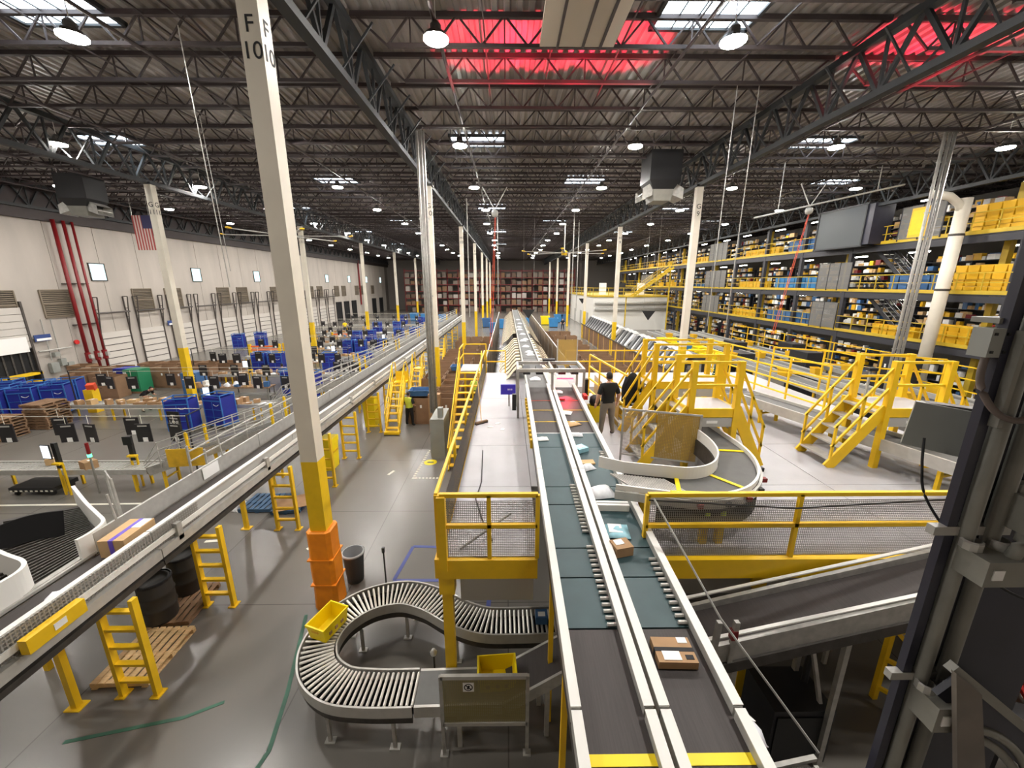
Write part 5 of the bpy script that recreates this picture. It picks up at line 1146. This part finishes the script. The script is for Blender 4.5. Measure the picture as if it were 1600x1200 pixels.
pile(TB, 1, 23.6, 27.0, 2, 1, 'blue row on the second floor near', 'dull blue', .65); pile(TB, 2, 33.4, 37.6, 2, 1, 'blue row on the third floor', 'dull blue', .65)
pile(TS, 1, 33.2, 38.8, 2, 1, 'middle row on the second floor', 'sky blue', .65); pile(TB, 0, 33.0, 39.0, 2, 1, 'middle row on the first floor', 'dull blue', .65)
pile(TY, 0, 24.4, 27.4, 2, 1, 'second pile on the first floor', 'yellow', .6); pile(TY, 2, 38.5, 44, 2, 1, 'middle pile on the third floor', 'yellow', .6); pile(TY, 1, 39.5, 44.4, 2, 1, 'middle pile on the second floor', 'yellow', .6); pile(TY, 0, 40, 46, 2, 1, 'far pile on the first floor', 'yellow', .6)
pile(TB, 1, 52, 58, 1, 1, 'far row on the second floor', 'dull blue', .7); pile(TY, 2, 52, 60, 2, 1, 'far pile on the third floor', 'yellow', .7); pile(TY, 1, 60, 68, 2, 1, 'farthest pile on the second floor', 'yellow', .8); pile(TY, 2, 64, 74, 2, 1, 'farthest pile on the third floor', 'yellow', .9)
for i, (lv, a, c) in enumerate(((1, 29.6, 32.7), (0, 30.2, 32.8), (1, 46.6, 51.4), (2, 47, 51), (0, 47.5, 51.5), (2, 24.0, 26.6), (1, 70, 76))):
    s = thing('safety_screen', 'grey wire screen panels closing the %s edge %s' % (FL[lv], ('beside sky blue totes', 'beside dull blue totes', 'past the yellow middle pile', 'past the yellow middle pile', 'past the yellow far pile', 'behind the yellow rounded panel', 'at the far end')[i]), 'screen', (TX - .06, 0, LEV[lv]), 0, 'tower wire screens')
    n = max(2, int((c - a) / 1.0)); w = (c - a) / n
    for k in range(n): MB().box((0, 0, 0), (.02, w - .04, 1.9)).build('panel', SCREENMESH, s, loc=(0, a + (k + .5) * w, 1.05))
    for k in range(n + 1): MB().box((0, a + k * w, 1.0), (.05, .05, 2.0)).build('post', TDK, s)
t = thing('hanging_enclosure', 'large dark grey box enclosure on the tower upper level', 'enclosure', (24.2, 30.4, 9.55))
PAN = mat('charcoal_panel', (70, 74, 76), .6)
MB().box((.6, 0, 1.3), (1.4, 4.3, 2.6)).build('body', PAN, t); MB().box((.6, -2.4, 1.3), (1.36, .5, 2.55)).build('end_cap', NAVY, t)
for y in (-2.1, 2.1): MB().box((-.12, y, 1.3), (.06, .1, 2.6)).build('edge_strip', BLKM, t)
MB().box((.6, 0, -.05), (1.5, 4.4, .1)).build('base_frame', BLKM, t); MB().box((.6, 0, 2.65), (1.5, 4.4, .1)).build('top_frame', BLKM, t)
t = thing('zigzag_stairs', 'steep tower stairs with pale treads behind dark columns', 'stairs', (0, 0, 0))
for lv in range(2): stair(t, (TX + 1.2, 25.6, LEV[lv]), (TX + 1.2, 29.2, LEV[lv + 1]), .8, 11, TDK, ALU)
t = thing('yellow_shield', 'yellow rounded panel on the tower third floor edge', 'guard', (TX - .05, 25.4, LEV[2] + .1)); MB().box((0, 0, .9), (.08, 1.1, 1.7)).build('panel', YELT, t); MB().box((-.05, 0, .9), (.03, .9, 1.4)).build('inset', COLY, t)
# conveyors and clutter on the ground between deck and tower
for i, (x, ya, yb, z) in enumerate(((14.5, 10, 40, 2.3), (17.5, 12, 44, 2.0), (20.8, 14, 44, 1.8))):
    t = thing('tower_conveyor', 'steel conveyor line between deck fence and tower, %s from the deck' % nth(i), 'conveyor', (0, 0, 0), 0, 'tower conveyor lines'); conveyor(t, (x, ya, z), (x, yb, z), .8, BELTD, ALU, .26, .1, .06, (.05, .25, .5, .75, .95), YEL)
for k in range(14):
    i = k % 3; tag(inst('tote', TY, None, ((14.5, 17.5, 20.8)[i], 15 + k * 1.7, (2.33, 2.03, 1.83)[i]), random.uniform(-.3, .3)), 'yellow tote riding a tower conveyor line, %s away' % nth(k), 'tote', 'totes on tower conveyors')
for k in range(12):
    x = 12.6 + (k % 2) * .9; y = 24.5 + 1.5 * (k // 2); tag(inst('tote', TS if k % 5 == 4 else tote_mesh(.7, .9, .4, YELB), None, (x, y, 2.32)), '%s tote on the stand beside column G 9, %s nearest' % ('sky blue' if k % 5 == 4 else 'bright yellow', nth(k)), 'tote', 'totes by column G 9')
t = thing('tote_stand', 'long low stand carrying bright yellow totes beside column G 9', 'stand', (0, 0, 0)); MB().span((12.1, 24, 2.22), (14.0, 33, 2.3)).build('top', DKSTEEL, t)
for y in (24.2, 28.5, 32.8):
    for x in (12.2, 13.9): MB().bar((x, y, 0), (x, y, 2.22), .08).build('leg', DKSTEEL, t)
for i, (x, y, h) in enumerate(((19, 20, 2.4), (22.4, 22, 3.0), (19.2, 25, 2.8), (16.2, 27, 2.4), (21.8, 30, 2.6), (18.0, 31, 2.6), (15.8, 35, 2.4))):
    t = thing('equipment_rack', 'black equipment rack between deck fence and tower, %s nearest of seven' % nth(i), 'rack', (x, y, 0), 0, 'black equipment racks'); MB().box((0, 0, h / 2), (1.0, 1.6, h)).build('cabinet', BLKM, t)
    for q in range(4): MB().box((-.51, 0, .4 + q * .5), (.02, 1.3, .3)).build('door', BLK, t)
    for q in (-.4, .3): MB().box((-.53, q, h * .8), (.02, .1, .2)).build('tag', PAPER, t)
t = thing('lattice_fence', 'yellow mesh fence beneath the tower near conveyor lines', 'fence', (0, 0, 0)); railing(t, [(22.8, 14.5, 0), (22.8, 40, 0)], 3.0, (1, .8, .6), 2.5)
# ---------------------------------------------------------------- sorters, far racks, office block
def cz(y): return 3.55 - .004 * (y - 13)
t = thing('sorter_line', 'long centre sorter belt running away beyond the scanner frame', 'conveyor', (0, 0, 0))
for k in range(8): a = 13 + k * 5.5; MB().bar((1.05, a, cz(a)), (1.05, a + 5.46, cz(a + 5.5)), .62, .05).build('belt', BELTD, t)
for x in (.68, 1.42): MB().bar((x, 13, cz(13) + .04), (x, 57, cz(57) + .04), .06, .16).build('side_rail', ALU, t)
for y in range(20, 57, 4):
    for x in (.7, 1.4): MB().bar((x, y, 0), (x, y, 3.3), .08).build('leg', DKSTEEL, t)
MB().prism([(1.5, 13.0, 3.5), (2.4, 13.4, 3.2), (2.4, 15.4, 3.2), (1.5, 16.2, 3.5)], (0, 0, -.04)).build('side_chute', LGREY, t)
CH = {}
for s in (-1, 1):
    b = MB(); n = 6; A = []; B_ = []
    for k in range(n + 1):
        f = k / n; x = s * (.02 + 1.05 * f ** .9); z = -.05 - .95 * f ** 1.4 + .07 * math.sin(f * 9); A.append((x, -.42, z)); B_.append((x, .36, z - .05))
    b.strip(A, B_, (0, 0, -.03)); CH[s] = b.mesh('sheet', CANVAS)
HEM = {s: MB().bar((s * 1.07, -.42, -1.0), (s * 1.07, .36, -1.05), .04).mesh('hem_bar', KRAFTL) for s in (-1, 1)}
for s, sn in ((-1, 'stairs'), (1, 'bins')):
    k = 0
    for ya, yb in ((17.2, 27.5), (30, 56)):
        y = ya
        while y < yb:
            c = thing('bag_chute', 'cream canvas bag chute on the %s side of centre sorter, %s along' % (sn, nth(k)), 'chute', (1.05 + s * .4, y, cz(y)), 0, 'cream canvas chutes'); inst('sheet', CH[s], c); inst('hem_bar', HEM[s], c); y += .95; k += 1
for k, y in enumerate((14.2, 19.5, 20.3, 22.2, 24.6, 25.2, 28, 31, 33, 36, 40)): parcel(1.05 + random.uniform(-.1, .1), y, .4, .34, .1, random.uniform(-.6, .6), POLY, 'white mailer on the centre sorter belt, %s away' % nth(k), z=cz(y) + .03, soft=True, grp='mailers on centre sorter')
for x, lb in ((-1.15, 'smoked brown screen wall on the stairs side of centre sorter'), (3.1, 'smoked brown screen wall on the bins side of centre sorter')):
    t = thing('screen_wall', lb, 'screen', (x, 0, 0))
    for k in range(14): a = 19 + k * 2.7; MB().span((-.02, a, .2), (.02, a + 2.64, 3.1)).build('panel', PLEXI, t); MB().bar((0, a, 0), (0, a, 3.15), .07).build('post', STEEL, t)
    MB().bar((0, 19, 3.13), (0, 56.8, 3.13), .05).build('top_rail', ALU, t)
# right sorter with pale chutes
t = thing('chute_sorter', 'sorter line with white and charcoal chutes behind crossover stairs', 'sorter', (0, 0, 0))
MB().span((11.2, 23, 2.5), (11.9, 54, 2.75)).build('bed', DKSTEEL, t)
for k in range(13): y = 23.2 + k * 2.5; MB().bar((9.95, y, 0), (9.95, y, 1.8), .08).build('post', KRAFTL if k % 2 else COLY, t); MB().bar((11.8, y, 0), (11.8, y, 2.5), .08).build('leg', DKSTEEL, t)
for k in range(24): y = 23.2 + k * 1.25; MB().span((9.97, y + .03, .1), (10.0, y + 1.22, 1.75)).build('board', mat('brown_board', (122, 90, 62), .75, var=.15, scale=2), t)
MB().bar((9.93, 23, 1.8), (9.93, 54, 1.8), .07, .1).build('edge_rail', DKSTEEL, t)
k = 0
for ya, yb in ((23.6, 31.6), (33.5, 36), (38, 53)):
    y = ya
    while y < yb:
        if abs((y + .5 - 7.6 + 7.5) % 15 - 7.5) < .75: y += .4; continue
        c = thing('pale_chute', 'white sheet chute with charcoal side on the sorter line, %s along' % nth(k), 'chute', (0, y, 0), 0, 'white sorter chutes')
        MB().prism([(11.2, 0, 2.85), (10.75, 0, 2.8), (10.05, 0, 1.85), (10.1, 0, 1.8)], (0, .5, 0)).build('sheet', CANVASW, c)
        MB().prism([(11.2, .52, 2.95), (10.6, .52, 2.9), (9.95, .52, 1.85), (11.2, .52, 1.9)], (0, .5, 0)).build('side_cheek', CHDARK, c)
        MB().prism([(11.2, 0, 2.86), (10.75, 0, 2.82), (10.75, 1.0, 2.95), (11.2, 1.0, 2.98)], (0, 0, .03)).build('lid', LGREY, c); y += 1.12; k += 1
for x, y, lb in ((2.1, 40, 'black triangular hanging sign above the centre sorter'), (13.4, 38, 'black triangular hanging sign above the chute sorter'), (13.0, 70, 'black triangular hanging sign before the white block')):
    t = thing('triangle_sign', lb, 'sign', (x, y, 3.6)); MB().prism([(-.65, 0, .9), (.65, 0, .9), (0, 0, 0)], (0, .04, 0)).build('board', BLK, t)
    for s in (-.5, .5): MB().bar((s, 0, .9), (s, 0, 9.4), .015).build('cable', STEEL, t)
# blue bins and yellow bins near the racks
for k, (x, y, m, nm) in enumerate(sorted(((-1.9, 58, BLUEB, 'sky blue'), (-1.0, 64, BLUEB, 'sky blue'), (-3.4, 66, BLUED, 'dull blue'), (3.0, 66, BLUEB, 'sky blue'), (6.6, 70, YELB, 'yellow'), (7.6, 66, BLUEB, 'sky blue'), (9.4, 74, BLUEB, 'sky blue'), (10.6, 74, BLUED, 'dull blue'), (-9.8, 62, BLUEB, 'sky blue'), (-11.8, 74, BLUEB, 'sky blue'), (-15.5, 76, BLUEB, 'sky blue'), (-18, 78, BLUEB, 'sky blue')), key=lambda p: p[1])):
    t = thing('bulk_bin', '%s bulk bin near the far racks, %s nearest' % (nm, nth(k)), 'bin', (x, y, 0), 0, 'bulk bins'); inst('shell', tote_mesh(1.5, 1.3, 1.4, m), t, (0, 0, .1)); MB().box((0, 0, .05), (1.3, 1.1, .1)).build('skid', BLK, t)
# pallet racks
RK = 104.0; n = 0
cme = [MB().box((0, 0, .55), (1.05, 1.0, 1.1)).mesh('carton', m) for m in (CARD, mat('dull_carton', (112, 92, 78), .8), mat('grey_carton', (138, 126, 116), .8), mat('wrapped_carton', (190, 182, 174), .6))]
for r in range(8):
    x0 = -26 + r * 5.4
    t = thing('pallet_rack', 'tall red pallet rack against the far wall, %s from the white wall' % nth(r), 'rack', (x0, RK, 0), 0, 'far pallet racks')
    for x in (0, 2.7, 5.36):
        for y in (0, 1.1): MB().bar((x, y, 0), (x, y, 10.6), .11).build('upright', REDR, t)
    for lv in range(6):
        for y in (0, 1.1): MB().span((0, y - .05, 1.7 * (lv + 1) - .14), (5.36, y + .05, 1.7 * (lv + 1))).build('beam', REDR, t)
    for lv in range(6):
        for k in range(4):
            if random.random() < .12: continue
            q = random.random(); o = tag(inst('carton', cme[0 if q < .35 else 1 if q < .6 else 2 if q < .9 else 3], None, (x0 + .7 + 1.32 * k, RK + .5, 1.7 * lv + (.01 if lv else .0))), 'carton on far pallet rack %s, shelf %s, %s of four' % (('one', 'two', 'three', 'four', 'five', 'six', 'seven', 'eight')[r], ('ground', 'one', 'two', 'three', 'four', 'five')[lv], nth(k)), 'carton', 'cartons on far racks'); o.scale = (random.uniform(.8, 1.1), 1, random.uniform(.7, 1.25))
# white office block with railed roof
t = thing('office_block', 'white office block with yellow railed roof beside the tower', 'building', (0, 0, 0))
MB().span((13.2, 62, 0), (24.6, 84, 5.0)).build('walls', WHITE, t); MB().span((13.0, 61.8, 5.0), (24.8, 84, 5.25)).build('roof_slab', KICK, t)
railing(t, [(13.1, 84, 5.25), (13.1, 61.9, 5.25), (24.7, 61.9, 5.25)], 1.1, (1, .5), 2.4, KICK, .08)
for z in (3.2, 4.1): MB().tube([(13.4, 61.6, z), (24.5, 61.6, z)], .25, 10).build('duct', STEEL, t, True)
for x in (15, 18, 21): MB().box((x, 64, 6.2), (1.0, .5, 1.8)).build('roof_cabinet', PAPER if x != 18 else BLKM, t)
for y in (66, 72, 78): MB().box((13.15, y, 1.2), (.1, 1.2, 2.4)).build('door', LGREY, t)
t = thing('tower_stairs', 'yellow stairs climbing beside the white office block roof', 'stairs', (0, 0, 0)); stair(t, (18, 58.5, 5.2), (23.5, 58.5, 9.2), 1.2, 16, KICK, YEL); MB().span((17, 57.9, 5.1), (18.2, 59.1, 5.2)).build('landing', KICK, t)
for x in (17.2, 23.3): MB().bar((x, 58.5, 0), (x, 58.5, 5.1 if x < 20 else 9.1), .15).build('leg', KICK, t)
# ---------------------------------------------------------------- people
def person(label, loc, rz, shirt, trousers, pose='stand', vest=False, hair=HAIR):
    J = {'pel': (0, 0, .96, .165), 'bel': (0, .01, 1.1, .17), 'che': (0, 0, 1.3, .2), 'nec': (0, .0, 1.5, .065), 'hd': (0, .015, 1.56, .055)}
    for s, k in ((-1, 'l'), (1, 'r')):
        J['hip' + k] = (s * .11, 0, .9, .12); J['kne' + k] = (s * .14, .03 if s > 0 else .0, .5, .085); J['ank' + k] = (s * .18, -.03, .1, .06); J['toe' + k] = (s * .21, .13, .045, .045)
        J['sho' + k] = (s * .2, 0, 1.42, .085); J['elb' + k] = (s * .3, -.03, 1.14, .058)
        J['wri' + k] = (s * .3, .07, .92, .038) if pose == 'stand' else (s * .2, .22, 1.02, .034)
    if pose == 'bend':
        c, s_ = math.cos(R(-58)), math.sin(R(-58))
        for k in list(J):
            if k[:3] in ('bel', 'che', 'nec', 'hd', 'sho', 'elb', 'wri'):
                x, y, z, r = J[k]; dz = z - .96; J[k] = (x, y * c - dz * s_, .96 + dz * c, r)
        for k in 'lr': x, y, z, r = J['elb' + k]; J['elb' + k] = (x, y + .2, z - .12, r); x, y, z, r = J['wri' + k]; J['wri' + k] = (x, y + .36, z - .05, .034)
    names = list(J); E_ = [('pel', 'bel'), ('bel', 'che'), ('che', 'nec'), ('nec', 'hd')]
    for k in 'lr': E_ += [('pel', 'hip' + k), ('hip' + k, 'kne' + k), ('kne' + k, 'ank' + k), ('ank' + k, 'toe' + k), ('che', 'sho' + k), ('sho' + k, 'elb' + k), ('elb' + k, 'wri' + k)]
    me = bpy.data.meshes.new('person'); me.from_pydata([J[n][:3] for n in names], [(names.index(a), names.index(c)) for a, c in E_], [])
    o = bpy.data.objects.new('person_rig', me); COL.objects.link(o); md = o.modifiers.new('skin', 'SKIN')
    for i, n in enumerate(names): me.skin_vertices[0].data[i].radius = (J[n][3], J[n][3] * (.72 if n in ('pel', 'bel', 'che') else 1)); me.skin_vertices[0].data[i].use_root = n == 'pel'
    o.modifiers.new('sub', 'SUBSURF').levels = 2; o.modifiers['sub'].render_levels = 2
    dg = bpy.context.evaluated_depsgraph_get(); ev = bpy.data.meshes.new_from_object(o.evaluated_get(dg)); bpy.data.objects.remove(o)
    b = MB(); b.v = [tuple(v.co) for v in ev.vertices]; b.f = [tuple(p.vertices) for p in ev.polygons]; nb = len(b.f)
    hx, hy, hz, _ = J['hd']; up = Vector((0, 0, 1)) if pose != 'bend' else Vector((0, .75, .45)).normalized(); hc = Vector((hx, hy, hz)) + up * .1
    def ball(c, rx, ry, rz_, n=12):
        b.add([(c[0] + rx * math.sin(math.pi * i / 8) * math.cos(2 * math.pi * k / n), c[1] + ry * math.sin(math.pi * i / 8) * math.sin(2 * math.pi * k / n), c[2] + rz_ * math.cos(math.pi * i / 8)) for i in range(9) for k in range(n)], [(i * n + k, i * n + (k + 1) % n, i * n + n + (k + 1) % n, i * n + n + k) for i in range(8) for k in range(n)])
    ball(hc, .077, .098, .12); ball(hc + Vector((0, .1, -.01)), .014, .02, .026, 6); ball(hc + Vector((-.078, 0, 0)), .012, .022, .032, 6); ball(hc + Vector((.078, 0, 0)), .012, .022, .032, 6)
    for s, k in ((-1, 'l'), (1, 'r')):
        w = Vector(J['wri' + k][:3]); d = (w - Vector(J['elb' + k][:3])).normalized(); a = Vector((0, 1, 0)) if abs(d.z) > .7 else Vector((1, 0, 0)); a = (a - d * a.dot(d)).normalized()
        b.tube([w - d * .01, w + d * .04, w + d * .09], .034, 8)
        for q, ln in ((-.03, .06), (-.01, .075), (.01, .08), (.03, .068)): p = w + d * .08 + a * q; b.tube([p, p + d * ln * .5, p + d * ln + d.cross(a) * s * .02], .0095, 6)
        p = w + d * .03 + a * .03; b.tube([p, p + d * .03 + a * .03, p + d * .06 + a * .035], .011, 6)
    nm = b.mesh('person', SKIN, True)
    for m in (shirt, trousers, SHOE, VEST): nm.materials.append(m)
    for i, p in enumerate(nm.polygons):
        if i >= nb: continue
        c = p.center; sl = Vector(J['shol'][:3]); arm = False
        for k in 'lr':
            S_, L_, W_ = (Vector(J[n + k][:3]) for n in ('sho', 'elb', 'wri'))
            def dist(A, B): u = B - A; f = max(0, min(1, (c - A).dot(u) / u.length_squared)); return (c - A - u * f).length, f
            d1, f1 = dist(S_, L_); d2, f2 = dist(L_, W_); lim = .085
            if d2 < .075 or (d1 < .095 and f1 > .8): arm = True
        if c.z < .09: p.material_index = 3
        elif c.z < .97: p.material_index = 0 if arm else 2
        elif arm: p.material_index = 0
        else:
            nk = Vector(J['nec'][:3]); p.material_index = 0 if ((c - nk).length < .09 and (c - nk).dot(Vector(J['hd'][:3]) - nk) > -.0003) else (4 if vest and abs(c.x) < .2 else 1)
    o = bpy.data.objects.new('person', nm); COL.objects.link(o); o.location = loc; o.rotation_euler[2] = rz; tag(o, label, 'person')
    hb = MB(); n = 12; off = -up * .0 + Vector((0, -.012, .012))
    def hp(i, k):
        b_ = 2 * math.pi * k / n; th = math.pi * i / 12 * (1.28 if math.sin(b_) < .25 else .8)
        return tuple(hc + off + Vector((.084 * math.sin(th) * math.cos(b_), .104 * math.sin(th) * math.sin(b_), .125 * math.cos(th))))
    hb.add([hp(i, k) for i in range(7) for k in range(n)], [(i * n + k, i * n + (k + 1) % n, i * n + n + (k + 1) % n, i * n + n + k) for i in range(6) for k in range(n)])
    hb.build('hair', hair, o, True); return o
person('person in black T-shirt and grey trousers standing on the deck, seen from behind', (2.7, 10.2, 2.95), R(12), TSHIRT, TROUS)
person('person in lime vest and dark trousers working at cardboard bins', (-4.95, 19.1, 0), R(-20), TSHIRT, TSHIRT, 'reach', True)
person('person in black shirt bending over the second lane table', (-20.4, 21.6, 0), R(-95), TSHIRT, mat('cream_trousers', (206, 192, 172), .8), 'bend')
person('person in lime vest walking below the far walkway edge', (-1.9, 22.5, 0), R(-10), VEST, TSHIRT, 'stand', True)
person('person in blue top at the third sorting lane', (-15.2, 26.4, 0), R(40), mat('blue_top', (70, 92, 130), .8), TSHIRT, 'reach')
person('person in yellow jacket far off by the dock doors', (-23.5, 58, 0), R(30), YELB, TSHIRT, 'stand')
person('person in dark clothes standing by far blue bins', (8.6, 62, 0), R(160), TSHIRT, TSHIRT, 'reach')
import numpy as np,sys
f=620.;p=np.radians(14.2);yw=np.radians(.665);H=7.
# cam axes in world
fw=np.array([np.sin(yw)*np.cos(p),np.cos(yw)*np.cos(p),-np.sin(p)])
rt=np.array([np.cos(yw),-np.sin(yw),0]);up=np.cross(rt,fw)
C=np.array([0,0,H])
def ray(x,y): return fw+rt*(x-800)/f-up*(y-600)/f
def pz(x,y,z): d=ray(x,y);return (C+d*(z-H)/d[2]).round(2)
def py(x,y,Y): d=ray(x,y);return (C+d*Y/d[1]).round(2)
def pxx(x,y,X): d=ray(x,y);return (C+d*X/d[0]).round(2)
def proj(X,Y,Z):
    d=np.array([X,Y,Z])-C;w=d@fw;return (800+f*(d@rt)/w).round(0),(600-f*(d@up)/w).round(0)
